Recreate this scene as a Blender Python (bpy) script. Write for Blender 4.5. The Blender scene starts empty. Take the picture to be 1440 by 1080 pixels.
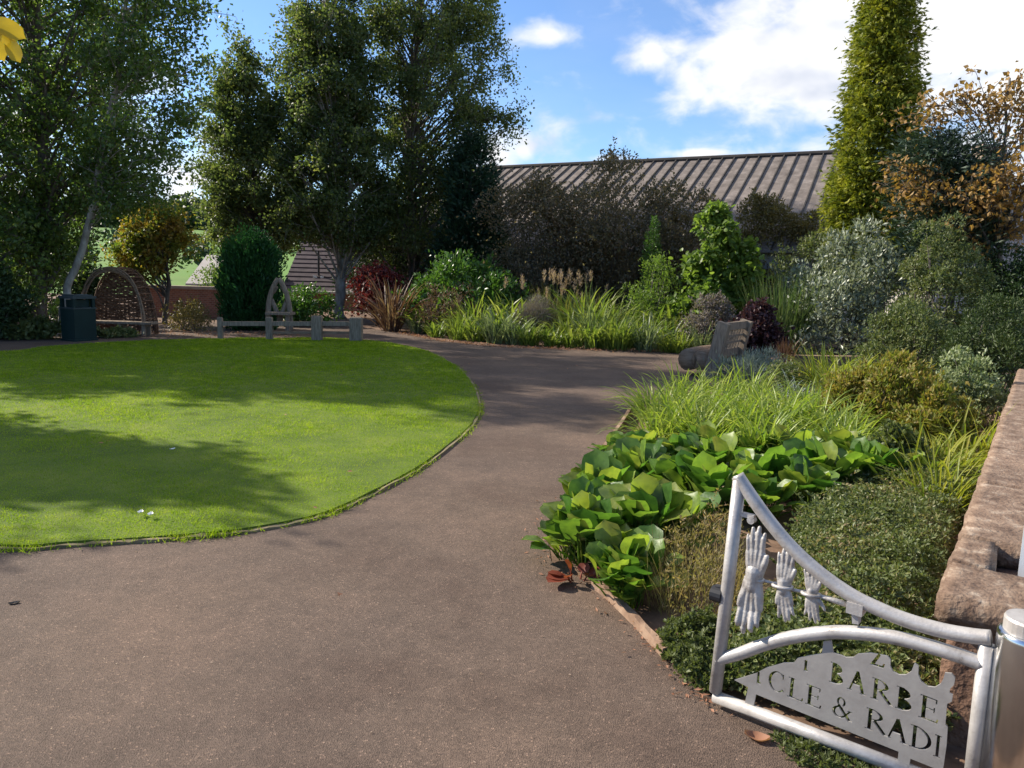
import bpy, bmesh, math
import numpy as np
from mathutils import Vector, Matrix

S = bpy.context.scene
COL = S.collection
R = math.radians
rng = np.random.default_rng(7)

# ------------------------------------------------------------------ camera
F = 1060.0; PITCH = R(8.3); ROLL = R(1.5); EYE = 1.6
_f = np.array([0, math.cos(PITCH), -math.sin(PITCH)])
_r0 = np.array([1.0, 0, 0]); _u0 = np.cross(_r0, _f)
_r = _r0*math.cos(ROLL) + _u0*math.sin(ROLL)
_u = np.cross(_r, _f)
CAMP = np.array([0, 0, EYE])

def ray(px, py):
    d = _f + _r*((px-720)/F) - _u*((py-540)/F)
    return d
def at(px, py, Y):
    d = ray(px, py); return CAMP + d*(Y/d[1])
def G(px, py, z=0.0):
    d = ray(px, py); return CAMP + d*((z-EYE)/d[2])
def proj(p):
    q = np.asarray(p)-CAMP; w = q@_f
    return 720+F*(q@_r)/w, 540-F*(q@_u)/w

cam = bpy.data.cameras.new("camera"); camo = bpy.data.objects.new("camera", cam); COL.objects.link(camo)
cam.sensor_width = 36; cam.lens = 36*F/1440; cam.clip_end = 3000; cam.clip_start = 0.05
m = Matrix(((_r[0], _u[0], -_f[0], 0), (_r[1], _u[1], -_f[1], 0), (_r[2], _u[2], -_f[2], EYE), (0, 0, 0, 1)))
camo.matrix_world = m
S.camera = camo

# ------------------------------------------------------------------ light
SUN_EL = R(33); SUN_H = np.array([-0.925, 0.38]); SUN_H = SUN_H/np.linalg.norm(SUN_H)
sd = Vector((SUN_H[0]*math.cos(SUN_EL), SUN_H[1]*math.cos(SUN_EL), math.sin(SUN_EL)))
sl = bpy.data.lights.new("sun", 'SUN'); sl.energy = 4.9; sl.angle = R(0.6); sl.color = (1, .91, .77)
so = bpy.data.objects.new("sun", sl); COL.objects.link(so)
so.rotation_euler = sd.to_track_quat('Z', 'Y').to_euler(); so.location = (-20, 10, 20)

W = bpy.data.worlds.new("World"); S.world = W; W.use_nodes = True
def build_world():
    nt = W.node_tree; N = nt.nodes; L = nt.links
    N.clear()
    out = N.new('ShaderNodeOutputWorld'); bg = N.new('ShaderNodeBackground')
    sky = N.new('ShaderNodeTexSky'); sky.sky_type = 'NISHITA'; sky.sun_disc = False
    sky.sun_elevation = SUN_EL; sky.sun_rotation = math.atan2(SUN_H[0], SUN_H[1])
    sky.air_density = 1.0; sky.dust_density = 0.15; sky.ozone_density = 3.0
    bg.inputs[1].default_value = 0.11
    tc = N.new('ShaderNodeTexCoord')
    def math_(op, a, b=None, c=None):
        n = N.new('ShaderNodeMath'); n.operation = op
        for i, v in enumerate((a, b, c)):
            if v is None: continue
            if isinstance(v, (int, float)): n.inputs[i].default_value = v
            else: L.new(v, n.inputs[i])
        return n.outputs[0]
    def dot(v):
        n = N.new('ShaderNodeVectorMath'); n.operation = 'DOT_PRODUCT'
        L.new(tc.outputs['Generated'], n.inputs[0]); n.inputs[1].default_value = tuple(v); return n.outputs['Value']
    nz = N.new('ShaderNodeTexNoise'); nz.inputs['Scale'].default_value = 17; nz.inputs['Detail'].default_value = 7
    nz.inputs['Roughness'].default_value = .52; nz.inputs['Distortion'].default_value = .3
    mp = N.new('ShaderNodeMapping'); mp.inputs['Scale'].default_value = (1, 1, 1.7)
    L.new(tc.outputs['Generated'], mp.inputs[0]); L.new(mp.outputs[0], nz.inputs['Vector'])
    nterm = math_('MULTIPLY', math_('SUBTRACT', nz.outputs['Fac'], .5), 2.3)
    blobs = [(1090, 75, 110, 52), (1190, 55, 130, 75), (1300, 35, 150, 75), (1420, 30, 150, 80), (1190, 118, 150, 42),
             (752, 205, 66, 52), (695, 220, 74, 54), (780, 50, 58, 22), (912, 78, 60, 30), (950, 66, 40, 24),
             (985, 216, 60, 9), (860, 222, 40, 7), (0, 190, 90, 90), (250, 250, 190, 80), (180, 110, 60, 40),
             (1480, 120, 130, 40), (-300, 60, 260, 120), (1900, 60, 300, 160), (300, -420, 300, 110), (1000, -600, 420, 110), (-1200, -300, 500, 300), (2600, -300, 500, 300), (720, -3000, 900, 620), (2500, -2500, 900, 600)]  # final entries: unseen clouds overhead, added to lighten and neutralise the shadows
    tot = None
    for (px, py, a, b) in blobs:
        c = ray(px, py); c /= np.linalg.norm(c)
        rt = np.cross(c, (0, 0, 1)); rt /= np.linalg.norm(rt); up = np.cross(rt, c)
        a /= F; b /= F
        u = math_('MULTIPLY', dot(rt), 1/a); v = math_('MULTIPLY', dot(up), 1/b)
        d2 = math_('ADD', math_('MULTIPLY', u, u), math_('MULTIPLY', v, v))
        front = math_('GREATER_THAN', dot(c), 0)
        e = math_('SUBTRACT', 1.45 if (a*F > 100 and px > 1000) else .85, math_('SQRT', d2))
        if b*F > 590: e = math_('MULTIPLY', math_('SUBTRACT', .85, math_('SQRT', d2)), 3.0)
        e = math_('MAXIMUM', e, -1.2)
        e = math_('ADD', math_('MULTIPLY', math_('ADD', e, 1.2), front), -1.2)
        tot = e if tot is None else math_('SMOOTH_MAX', tot, e, .25) if False else math_('MAXIMUM', tot, e)
    val = math_('ADD', tot, nterm)
    mr = N.new('ShaderNodeMapRange'); mr.interpolation_type = 'SMOOTHSTEP'
    mr.inputs['From Min'].default_value = -.15; mr.inputs['From Max'].default_value = .95
    L.new(val, mr.inputs['Value'])
    # thin high wisps
    nz2 = N.new('ShaderNodeTexNoise'); nz2.inputs['Scale'].default_value = 5; nz2.inputs['Detail'].default_value = 6
    mp2 = N.new('ShaderNodeMapping'); mp2.inputs['Scale'].default_value = (1, 1, 3.2); mp2.inputs['Location'].default_value = (3, 1, 4)
    L.new(tc.outputs['Generated'], mp2.inputs[0]); L.new(mp2.outputs[0], nz2.inputs['Vector'])
    w2 = N.new('ShaderNodeMapRange'); w2.inputs['From Min'].default_value = .48; w2.inputs['From Max'].default_value = .8
    w2.inputs['To Max'].default_value = .07; L.new(nz2.outputs['Fac'], w2.inputs['Value'])
    fac = math_('MINIMUM', math_('ADD', mr.outputs[0], w2.outputs[0]), 1.0)
    # cloud colour: white with faintly grey folds
    nz3 = N.new('ShaderNodeTexNoise'); nz3.inputs['Scale'].default_value = 7; nz3.inputs['Detail'].default_value = 4
    L.new(mp.outputs[0], nz3.inputs['Vector'])
    cr = N.new('ShaderNodeValToRGB'); cr.color_ramp.elements[0].position = .27; cr.color_ramp.elements[1].position = .47
    cr.color_ramp.elements[0].color = (2.9, 3.3, 4.2, 1); cr.color_ramp.elements[1].color = (5.6, 5.6, 5.7, 1)
    L.new(nz3.outputs['Fac'], cr.inputs[0])
    tint = N.new('ShaderNodeMix'); tint.data_type = 'RGBA'; tint.blend_type = 'MULTIPLY'; tint.inputs[0].default_value = 1
    L.new(sky.outputs[0], tint.inputs[6]); tint.inputs[7].default_value = (.79, .89, 1.05, 1)
    mix = N.new('ShaderNodeMix'); mix.data_type = 'RGBA'
    L.new(fac, mix.inputs[0]); L.new(tint.outputs[2], mix.inputs[6]); L.new(cr.outputs[0], mix.inputs[7])
    L.new(mix.outputs[2], bg.inputs[0]); L.new(bg.outputs[0], out.inputs[0])
build_world()
S.view_settings.view_transform = 'Standard'; S.view_settings.look = 'None'
S.view_settings.exposure = 0.84; S.view_settings.gamma = 1
S.cycles.max_bounces = 7; S.cycles.diffuse_bounces = 3; S.cycles.glossy_bounces = 3; S.cycles.transmission_bounces = 5
S.cycles.transparent_max_bounces = 4; S.cycles.use_denoising = True
S.cycles.sample_clamp_indirect = 6

# ------------------------------------------------------------------ mesh building
def nrm(v):
    v = np.asarray(v, float); return v/np.maximum(np.linalg.norm(v, axis=-1, keepdims=True), 1e-9)

class MB:
    def __init__(self): self.V = []; self.F = []; self.n = 0; self.mi = []
    def add(self, v, faces, mi=0):
        v = np.asarray(v, float).reshape(-1, 3)
        if isinstance(faces, np.ndarray):
            self.F.append(faces + self.n); self.mi.append(np.full(len(faces), mi))
        else:
            by = {}
            for f in faces: by.setdefault(len(f), []).append(f)
            for k, fs in by.items():
                self.F.append(np.array(fs)+self.n); self.mi.append(np.full(len(fs), mi))
        self.V.append(v); self.n += len(v); return self
    def tube(self, pts, rad, sides=6, cap=True, mi=0, flat=1.0):
        pts = np.asarray(pts, float); n = len(pts)
        rad = np.broadcast_to(np.asarray(rad, float), (n,))
        t = nrm(np.gradient(pts, axis=0))
        ref = np.array([0, 0, 1.0]) if abs(t[0][2]) < .9 else np.array([1.0, 0, 0])
        a = nrm(np.cross(t[0], ref)); vs = []
        ang = np.linspace(0, 2*np.pi, sides, endpoint=False)
        for i in range(n):
            a = nrm(a - t[i]*(a@t[i])); b = np.cross(t[i], a)
            vs.append(pts[i] + rad[i]*(np.cos(ang)[:, None]*a + flat*np.sin(ang)[:, None]*b))
        v = np.concatenate(vs)
        i = np.arange(n-1)[:, None]*sides; j = np.arange(sides)[None]; k = (j+1) % sides
        q = np.stack([i+j, i+k, i+sides+k, i+sides+j], -1).reshape(-1, 4)
        self.add(v, q, mi)
        if cap:
            base = self.n - len(v)
            self.F.append(np.arange(sides)[::-1][None]+base); self.mi.append(np.array([mi]))
            self.F.append((np.arange(sides)+(n-1)*sides)[None]+base); self.mi.append(np.array([mi]))
        return self
    def box(self, c, s, rz=0, mi=0, M=None):
        c = np.asarray(c, float); s = np.asarray(s, float)/2
        v = np.array([[x, y, z] for z in (-1, 1) for y in (-1, 1) for x in (-1, 1)])*s
        if M is not None: v = v@np.asarray(M).T
        elif rz:
            cr, sr = math.cos(rz), math.sin(rz); v = v@np.array([[cr, sr, 0], [-sr, cr, 0], [0, 0, 1]])
        self.add(v+c, np.array([[0, 2, 3, 1], [4, 5, 7, 6], [0, 1, 5, 4], [2, 6, 7, 3], [0, 4, 6, 2], [1, 3, 7, 5]]), mi)
        return self
    def beam(self, p, q, w, h, up=(0, 0, 1), mi=0):
        p = np.asarray(p, float); q = np.asarray(q, float); d = q-p; Ln = np.linalg.norm(d); d = d/Ln
        s = nrm(np.cross(d, up)); u = np.cross(s, d)
        return self.box((p+q)/2, (Ln, w, h), M=np.stack([d, s, u], 1), mi=mi)
    def prism(self, poly, z0, z1, mi=0, xf=None):
        poly = np.asarray(poly, float); n = len(poly)
        v = np.concatenate([np.c_[poly, np.full(n, z0)], np.c_[poly, np.full(n, z1)]])
        if xf is not None: v = xf(v)
        fs = [tuple(range(n))[::-1], tuple(range(n, 2*n))] + [(i, (i+1) % n, n+(i+1) % n, n+i) for i in range(n)]
        return self.add(v, fs, mi)
    def leaves(self, P, D, Nn, Lh, Wd, tmpl, mi=0):
        tv, tf = tmpl; P = np.asarray(P, float); n = len(P)
        D = nrm(D); sd_ = nrm(np.cross(D, Nn)); nn = np.cross(sd_, D)
        Lh = np.broadcast_to(np.asarray(Lh, float), (n,))[:, None, None]; Wd = np.broadcast_to(np.asarray(Wd, float), (n,))[:, None, None]
        v = P[:, None] + D[:, None]*(tv[None, :, 0:1]*Lh) + sd_[:, None]*(tv[None, :, 1:2]*Wd) + nn[:, None]*(tv[None, :, 2:3]*Wd)
        k = len(tv)
        for f in tf:
            self.F.append(self.n + f[None] + (np.arange(n)*k)[:, None, None] if False else (self.n + (np.arange(n)*k)[:, None, None] + f[None]).reshape(-1, f.shape[1]))
            self.mi.append(np.full(n*len(f), mi))
        self.V.append(v.reshape(-1, 3)); self.n += n*k
        return self
    def mesh(self, name, mats, smooth=False):
        me = bpy.data.meshes.new(name)
        V = np.concatenate(self.V); Fs = [f for f in self.F if len(f)]
        cnt = np.concatenate([np.full(len(f), f.shape[1]) for f in Fs]); idx = np.concatenate([f.ravel() for f in Fs])
        mi = np.concatenate([x for x in self.mi if len(x)])
        me.vertices.add(len(V)); me.vertices.foreach_set('co', V.ravel().astype(np.float32))
        me.loops.add(len(idx)); me.loops.foreach_set('vertex_index', idx.astype(np.int32))
        me.polygons.add(len(cnt)); st = np.concatenate([[0], np.cumsum(cnt)[:-1]])
        me.polygons.foreach_set('loop_start', st.astype(np.int32))
        me.polygons.foreach_set('material_index', mi.astype(np.int32))
        me.polygons.foreach_set('use_smooth', np.full(len(cnt), bool(smooth)))
        me.update(calc_edges=True); me.validate()
        for m_ in (mats if isinstance(mats, (list, tuple)) else [mats]): me.materials.append(m_)
        return me
    def build(self, name, mats, parent=None, smooth=False, loc=None, rz=0):
        o = bpy.data.objects.new(name, self.mesh(name, mats, smooth)); COL.objects.link(o)
        if parent is not None: o.parent = parent
        if loc is not None: o.location = tuple(loc)
        if rz: o.rotation_euler.z = rz
        return o

def tag(o, label=None, cat=None, group=None, kind=None):
    if label: o['label'] = label
    if cat: o['category'] = cat
    if group: o['group'] = group
    if kind: o['kind'] = kind
    return o
def empty(name, loc, label, cat, group=None, rz=0):
    o = bpy.data.objects.new(name, None); COL.objects.link(o); o.location = tuple(loc); o.rotation_euler.z = rz
    o.empty_display_size = .2
    return tag(o, label, cat, group)
def structure(o): o['kind'] = 'structure'; return o
def dup(o, parent=None):
    c = o.copy(); COL.objects.link(c)
    if parent is not None: c.parent = parent
    for ch in list(o.children): dup(ch, c)
    return c

T3 = lambda *a: np.array(a)
DIAMOND = (np.array([[0, 0, 0], [.45, .5, .14], [1, 0, -.06], [.45, -.5, .14]]), [np.array([[0, 3, 2], [0, 2, 1]])])
OVAL = (np.array([[0, 0, 0], [.25, .42, .1], [.6, .5, .14], [.9, .24, .02], [1, 0, -.1], [.9, -.24, .02], [.6, -.5, .14], [.25, -.42, .1], [.5, 0, 0]]),
        [np.array([[8, 0, 7], [8, 7, 6], [8, 6, 5], [8, 5, 4], [8, 4, 3], [8, 3, 2], [8, 2, 1], [8, 1, 0]])])
SPRAY = (np.array([[0, 0, 0], [.6, .5, .06], [.5, .13, 0], [1, 0, -.12], [.5, -.13, 0], [.65, -.45, .06], [.85, .28, -.03], [.82, -.26, -.03], [.55, .04, .02]]),
         [np.array([[0, 2, 1], [0, 4, 3], [0, 3, 2], [0, 5, 4], [0, 8, 6], [0, 7, 8]])])
def round_leaf():
    nu, nv = 12, 7; vs = []
    us = np.linspace(0, 1, nu)
    for u in us:
        w = .5*math.sqrt(max(0, 1-(2*u-1.06)**2/1.13))*(1 if u > .02 else .3) if u < .999 else .10
        for j in range(nv):
            t = j/(nv-1)*2-1
            vs.append((u - (.06*abs(t) if u > .9 else 0), w*t, .2*abs(t)**1.6*(w) + .018*math.sin(u*12+t*3)*abs(t) - .2*u*u))
    fs = [(i*nv+j, i*nv+j+1, (i+1)*nv+j+1, (i+1)*nv+j) for i in range(nu-1) for j in range(nv-1)]
    return np.array(vs), [np.array(fs)]
ROUND = round_leaf()

def rdir(n, up=0.0, g=rng):
    d = nrm(g.normal(size=(n, 3))); d[:, 2] += up; return nrm(d)

# ------------------------------------------------------------------ materials
def mat(name):
    m_ = bpy.data.materials.new(name); m_.use_nodes = True
    nt = m_.node_tree; b = nt.nodes['Principled BSDF']; return m_, nt.nodes, nt.links, b
def ramp(N, cols, pos=None):
    r = N.new('ShaderNodeValToRGB'); e = r.color_ramp.elements
    n = len(cols)
    for i in range(n-2): e.new(.5)
    for i, c in enumerate(cols):
        e[i].position = pos[i] if pos else (i/(n-1) if n > 1 else 0); e[i].color = (*c, 1)
    return r
def leaf_mat(name, cols, trans=.42, rough=.5, spec=.35, tboost=1.5, patch=.35):
    m_, N, L, b = mat(name)
    g = N.new('ShaderNodeNewGeometry'); r = ramp(N, cols)
    tc = N.new('ShaderNodeTexCoord'); nz = N.new('ShaderNodeTexNoise'); nz.inputs['Scale'].default_value = 2.2; nz.inputs['Detail'].default_value = 2
    L.new(tc.outputs['Object'], nz.inputs['Vector'])
    mx = N.new('ShaderNodeMix'); mx.inputs[0].default_value = patch; L.new(g.outputs['Random Per Island'], mx.inputs[2])
    mr = N.new('ShaderNodeMapRange'); mr.inputs['From Min'].default_value = .3; mr.inputs['From Max'].default_value = .7
    L.new(nz.outputs['Fac'], mr.inputs['Value']); L.new(mr.outputs[0], mx.inputs[3])
    L.new(mx.outputs[0], r.inputs[0])
    L.new(r.outputs[0], b.inputs['Base Color']); b.inputs['Roughness'].default_value = rough
    b.inputs['Specular IOR Level'].default_value = spec
    t = N.new('ShaderNodeBsdfTranslucent')
    hs = N.new('ShaderNodeMix'); hs.data_type = 'RGBA'; hs.blend_type = 'MULTIPLY'; hs.inputs[0].default_value = 1
    L.new(r.outputs[0], hs.inputs[6]); hs.inputs[7].default_value = (tboost*1.05, tboost*1.1, tboost*.6, 1)
    L.new(hs.outputs[2], t.inputs[0])
    ms = N.new('ShaderNodeMixShader'); ms.inputs[0].default_value = trans
    L.new(b.outputs[0], ms.inputs[1]); L.new(t.outputs[0], ms.inputs[2])
    L.new(ms.outputs[0], N['Material Output'].inputs[0])
    return m_
def nmat(name, cols, scale=8, rough=.8, bump=.3, bscale=None, detail=6, stretch=(1, 1, 1), spec=.3, metal=0.0, pos=None, bdist=.01):
    m_, N, L, b = mat(name)
    tc = N.new('ShaderNodeTexCoord'); mp = N.new('ShaderNodeMapping'); mp.inputs['Scale'].default_value = stretch
    L.new(tc.outputs['Object'], mp.inputs[0])
    nz = N.new('ShaderNodeTexNoise'); nz.inputs['Scale'].default_value = scale; nz.inputs['Detail'].default_value = detail; nz.inputs['Roughness'].default_value = .65
    L.new(mp.outputs[0], nz.inputs['Vector'])
    r = ramp(N, cols, pos or [.3+.4*i/(len(cols)-1) for i in range(len(cols))]); L.new(nz.outputs['Fac'], r.inputs[0])
    L.new(r.outputs[0], b.inputs['Base Color'])
    b.inputs['Roughness'].default_value = rough; b.inputs['Specular IOR Level'].default_value = spec; b.inputs['Metallic'].default_value = metal
    if bump:
        n2 = N.new('ShaderNodeTexNoise'); n2.inputs['Scale'].default_value = bscale or scale*4; n2.inputs['Detail'].default_value = 8
        L.new(mp.outputs[0], n2.inputs['Vector'])
        bp = N.new('ShaderNodeBump'); bp.inputs['Strength'].default_value = bump; bp.inputs['Distance'].default_value = bdist
        L.new(n2.outputs['Fac'], bp.inputs['Height']); L.new(bp.outputs[0], b.inputs['Normal'])
    return m_

def tarmac_mat():
    m_, N, L, b = mat("tarmac")
    tc = N.new('ShaderNodeTexCoord')
    def noise(sc, det=4, ro=.6):
        n = N.new('ShaderNodeTexNoise'); n.inputs['Scale'].default_value = sc; n.inputs['Detail'].default_value = det; n.inputs['Roughness'].default_value = ro
        L.new(tc.outputs['Object'], n.inputs['Vector']); return n
    big = noise(.8, 6); r = ramp(N, [(.092, .064, .05), (.12, .088, .069), (.152, .108, .083)], [.34, .5, .66]); L.new(big.outputs['Fac'], r.inputs[0])
    mid = noise(9, 6, .7); r2 = ramp(N, [(.80, .80, .80), (1.12, 1.11, 1.1)], [.3, .7]); L.new(mid.outputs['Fac'], r2.inputs[0])
    v = N.new('ShaderNodeTexVoronoi'); v.inputs['Scale'].default_value = 170; L.new(tc.outputs['Object'], v.inputs['Vector'])
    sep = N.new('ShaderNodeSeparateColor'); L.new(v.outputs['Color'], sep.inputs[0])
    r3 = ramp(N, [(.68, .67, .66), (1.0, .99, .98), (1.17, 1.15, 1.12), (2.2, 2.1, 2.0)], [0, .45, .95, .997]); L.new(sep.outputs[0], r3.inputs[0])
    def mul(a, c):
        n = N.new('ShaderNodeMix'); n.data_type = 'RGBA'; n.blend_type = 'MULTIPLY'; n.inputs[0].default_value = 1
        L.new(a, n.inputs[6]); L.new(c, n.inputs[7]); return n.outputs[2]
    L.new(mul(mul(r.outputs[0], r2.outputs[0]), r3.outputs[0]), b.inputs['Base Color'])
    b.inputs['Roughness'].default_value = .85; b.inputs['Specular IOR Level'].default_value = .25
    bp = N.new('ShaderNodeBump'); bp.inputs['Strength'].default_value = .55; bp.inputs['Distance'].default_value = .006
    ad = N.new('ShaderNodeMath'); ad.operation = 'ADD'; n4 = noise(60, 5); L.new(v.outputs['Distance'], ad.inputs[0]); L.new(n4.outputs['Fac'], ad.inputs[1])
    L.new(ad.outputs[0], bp.inputs['Height']); L.new(bp.outputs[0], b.inputs['Normal'])
    return m_
def brick_mat():
    m_, N, L, b = mat("brick")
    tc = N.new('ShaderNodeTexCoord'); mp = N.new('ShaderNodeMapping'); mp.inputs['Rotation'].default_value = (R(90), 0, 0)
    L.new(tc.outputs['Object'], mp.inputs[0])
    bk = N.new('ShaderNodeTexBrick'); L.new(mp.outputs[0], bk.inputs['Vector']); bk.inputs['Scale'].default_value = 4.3
    bk.inputs['Color1'].default_value = (.30, .115, .07, 1); bk.inputs['Color2'].default_value = (.2, .075, .05, 1); bk.inputs['Mortar'].default_value = (.3, .24, .19, 1)
    bk.inputs['Mortar Size'].default_value = .018
    L.new(bk.outputs[0], b.inputs['Base Color']); b.inputs['Roughness'].default_value = .9
    return m_

M = {}
M['tarmac'] = tarmac_mat()
M['soil'] = nmat("soil", [(.08, .05, .034), (.17, .105, .07), (.25, .165, .115)], 6, .95, .5, 40, bdist=.006)
M['mulch'] = nmat("mulch", [(.07, .04, .026), (.16, .10, .065), (.26, .18, .12)], 14, .95, .5, 60, bdist=.006)
M['turf'] = nmat("turf", [(.05, .085, .008), (.09, .135, .012), (.14, .175, .02)], 1.2, .9, .5, 90, bdist=.008, pos=[.3, .5, .72])
M['grass'] = leaf_mat("grass_blade", [(.085, .155, .008), (.16, .25, .012), (.255, .335, .024), (.37, .38, .075)], .42, .6, .08, 1.5, .55)
M['grass'].node_tree.nodes['Noise Texture'].inputs['Scale'].default_value = 7; M['grass'].node_tree.nodes['Noise Texture'].inputs['Detail'].default_value = 6
M['field'] = nmat("field", [(.07, .14, .02), (.10, .2, .03), (.14, .2, .05)], .02, .95, 0)
M['wood'] = nmat("weathered_wood", [(.13, .098, .07), (.23, .178, .13), (.32, .255, .19)], 5, .85, .6, 25, stretch=(6, 6, 1))
M['oldwood'] = nmat("brown_wood", [(.13, .085, .055), (.22, .15, .1), (.3, .215, .15)], 5, .85, .6, 25, stretch=(1, 6, 6))
M['edging'] = nmat("edging_board", [(.16, .095, .06), (.28, .18, .12), (.38, .27, .19)], 6, .9, .6, 30)
M['lawnedge'] = nmat("lawn_edge", [(.09, .08, .035), (.2, .16, .09), (.3, .24, .16)], 5, .95, .6, 30)
M['willow'] = nmat("willow_rods", [(.06, .032, .02), (.13, .07, .042), (.24, .145, .09)], 9, .8, .5, 30)
M['bark'] = nmat("bark", [(.05, .042, .035), (.11, .095, .08), (.2, .18, .155)], 9, .9, .8, 30, stretch=(1, 1, .35), bdist=.02)
M['palebark'] = nmat("pale_bark", [(.12, .105, .085), (.26, .235, .2), (.42, .4, .36)], 6, .9, .6, 24, stretch=(1, 1, .5), bdist=.02)
M['brick'] = brick_mat()
M['coping_far'] = nmat("pale_coping", [(.3, .22, .17), (.45, .36, .29)], 6, .9, .4)
M['stone'] = nmat("sandstone", [(.07, .045, .032), (.17, .112, .08), (.235, .165, .12), (.40, .33, .265)], 13, .92, .9, 55, detail=9, bdist=.012, pos=[.26, .42, .56, .74])
M['stonebody'] = nmat("dark_sandstone", [(.07, .04, .028), (.17, .10, .07), (.25, .16, .11)], 8, .95, .8, 40, bdist=.02)
M['gate'] = nmat("silver_paint", [(.17, .135, .11), (.34, .315, .295), (.42, .395, .375), (.48, .455, .435)], 16, .44, .3, 110, spec=.5, metal=.3, bdist=.003, pos=[.27, .36, .5, .68])
M['cast'] = nmat("cast_silver", [(.2, .175, .155), (.38, .355, .335), (.48, .455, .43)], 26, .5, .5, 120, spec=.5, metal=.25, bdist=.003)
M['plate'] = nmat("plate_metal", [(.2, .18, .16), (.30, .28, .262), (.34, .32, .30), (.38, .36, .335)], 10, .5, .25, 120, spec=.4, metal=.3, bdist=.002, pos=[.27, .38, .52, .68])
M['steel'] = nmat("polished_steel", [(.5, .5, .5), (.62, .62, .62)], 4, .2, .05, 30, metal=1.0)
M['black'] = nmat("black_rubber", [(.012, .012, .014), (.03, .03, .034)], 8, .5, 0)
M['white'] = nmat("white_paint", [(.72, .72, .7), (.82, .82, .8)], 8, .5, 0)
M['binplastic'] = nmat("green_bin", [(.004, .018, .018), (.007, .026, .026)], 6, .4, .1, 30)
M['bintop'] = nmat("bin_lid", [(.03, .042, .045), (.05, .065, .07)], 6, .4, .1, 30)
M['sheet'] = nmat("roof_sheet", [(.10, .083, .072), (.17, .143, .126), (.26, .222, .198)], 2.6, .95, .5, 20, detail=12, bdist=.02)
M['rib'] = nmat("roof_rib", [(.035, .03, .027), (.065, .057, .052)], 3, .9, .3)
M['render'] = nmat("rendered_wall", [(.32, .29, .26), (.4, .37, .33)], 2, .9, .3)
M['purpletile'] = nmat("purple_tile", [(.03, .022, .026), (.055, .04, .045), (.075, .056, .06)], 3, .85, .4, 20)
M['paleroof'] = nmat("pale_roof", [(.38, .34, .31), (.5, .46, .42)], 3, .9, .4)
# foliage
def LM(k, cols, **kw): M[k] = leaf_mat(k+"_leaf", cols, **kw)
LM('alder', [(.04, .075, .018), (.07, .125, .028), (.115, .175, .04), (.17, .21, .06)], trans=.48, spec=.5, rough=.42)
LM('birch', [(.042, .068, .022), (.075, .108, .034), (.115, .145, .046), (.185, .185, .065)], trans=.48, rough=.45)
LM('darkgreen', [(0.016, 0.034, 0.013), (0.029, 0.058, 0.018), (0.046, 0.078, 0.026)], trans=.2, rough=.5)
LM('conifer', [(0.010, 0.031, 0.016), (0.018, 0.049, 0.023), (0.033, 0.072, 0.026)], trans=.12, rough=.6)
LM('cypress', [(.010, .045, .014), (.02, .08, .022), (.035, .115, .03)], trans=.3, rough=.6)
LM('golden', [(.06, .09, .016), (.15, .185, .022), (.30, .31, .036), (.43, .41, .055)], trans=.36, rough=.55, tboost=1.25)
LM('amber', [(0.104, 0.078, 0.026), (0.221, 0.130, 0.039), (0.325, 0.189, 0.058), (0.390, 0.260, 0.104)], trans=.35, rough=.6)
LM('acer', [(.07, .12, .02), (.15, .18, .028), (.24, .17, .03), (.29, .16, .035)], trans=.45, patch=.75)
LM('redacer', [(.06, .008, .010), (.13, .018, .02), (.2, .04, .035)], trans=.3)
LM('bronze', [(.05, .025, .02), (.10, .05, .035), (.17, .10, .07), (.25, .19, .13)], trans=.25)
LM('purpleshrub', [(.07, .06, .04), (.11, .10, .06), (.17, .13, .085), (.25, .15, .08)], trans=.35, rough=.55)
LM('laurel', [(0.037, 0.085, 0.015), (0.067, 0.146, 0.022), (0.110, 0.207, 0.030)], trans=.3, rough=.38, spec=.5)
LM('brightgreen', [(.07, .125, .022), (.125, .195, .035), (.19, .26, .055)], trans=.45, rough=.45)
LM('strap', [(.055, .095, .022), (.11, .165, .03), (.19, .24, .045), (.31, .32, .11)], trans=.42, rough=.42, spec=.4)
LM('strapblue', [(.06, .09, .045), (.11, .15, .075), (.18, .22, .12), (.26, .3, .19)], trans=.36, rough=.42)
LM('strapmix', [(.07, .11, .02), (.13, .18, .032), (.2, .24, .05), (.3, .28, .10)], trans=.4, rough=.45)
LM('strapnear', [(.08, .135, .022), (.15, .22, .032), (.25, .31, .05), (.38, .39, .13)], trans=.45, rough=.4)
LM('strapyellow', [(.09, .13, .02), (.17, .22, .03), (.28, .29, .04), (.36, .32, .08)], trans=.45, rough=.45)
LM('miscanthus', [(.08, .11, .03), (.14, .15, .04), (.2, .17, .06)], trans=.4)
LM('plume', [(.27, .18, .14), (.36, .26, .21), (.42, .34, .29)], trans=.4)
LM('mauve', [(.10, .085, .085), (.17, .14, .14), (.2, .18, .15)], trans=.3)
LM('reed', [(.045, .085, .025), (.08, .125, .04), (.13, .16, .07)], trans=.35)
LM('silver', [(0.085, 0.110, 0.067), (0.171, 0.201, 0.134), (0.281, 0.311, 0.232), (0.378, 0.403, 0.317)], trans=.22, rough=.4, spec=.5)
LM('clipped', [(0.078, 0.072, 0.026), (0.137, 0.111, 0.039), (0.195, 0.143, 0.052)], trans=.25)
LM('yew', [(0.021, 0.036, 0.010), (0.044, 0.072, 0.018), (0.078, 0.104, 0.029)], trans=.2, rough=.5)
LM('dullgreen', [(0.049, 0.073, 0.030), (0.091, 0.122, 0.043), (0.134, 0.159, 0.055), (0.183, 0.171, 0.073)], trans=.3)
LM('pine', [(.02, .042, .024), (.035, .066, .038), (.06, .09, .052)], trans=.15)
LM('heuchera', [(.022, .010, .014), (.045, .018, .025), (.07, .03, .035)], trans=.2)
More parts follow.
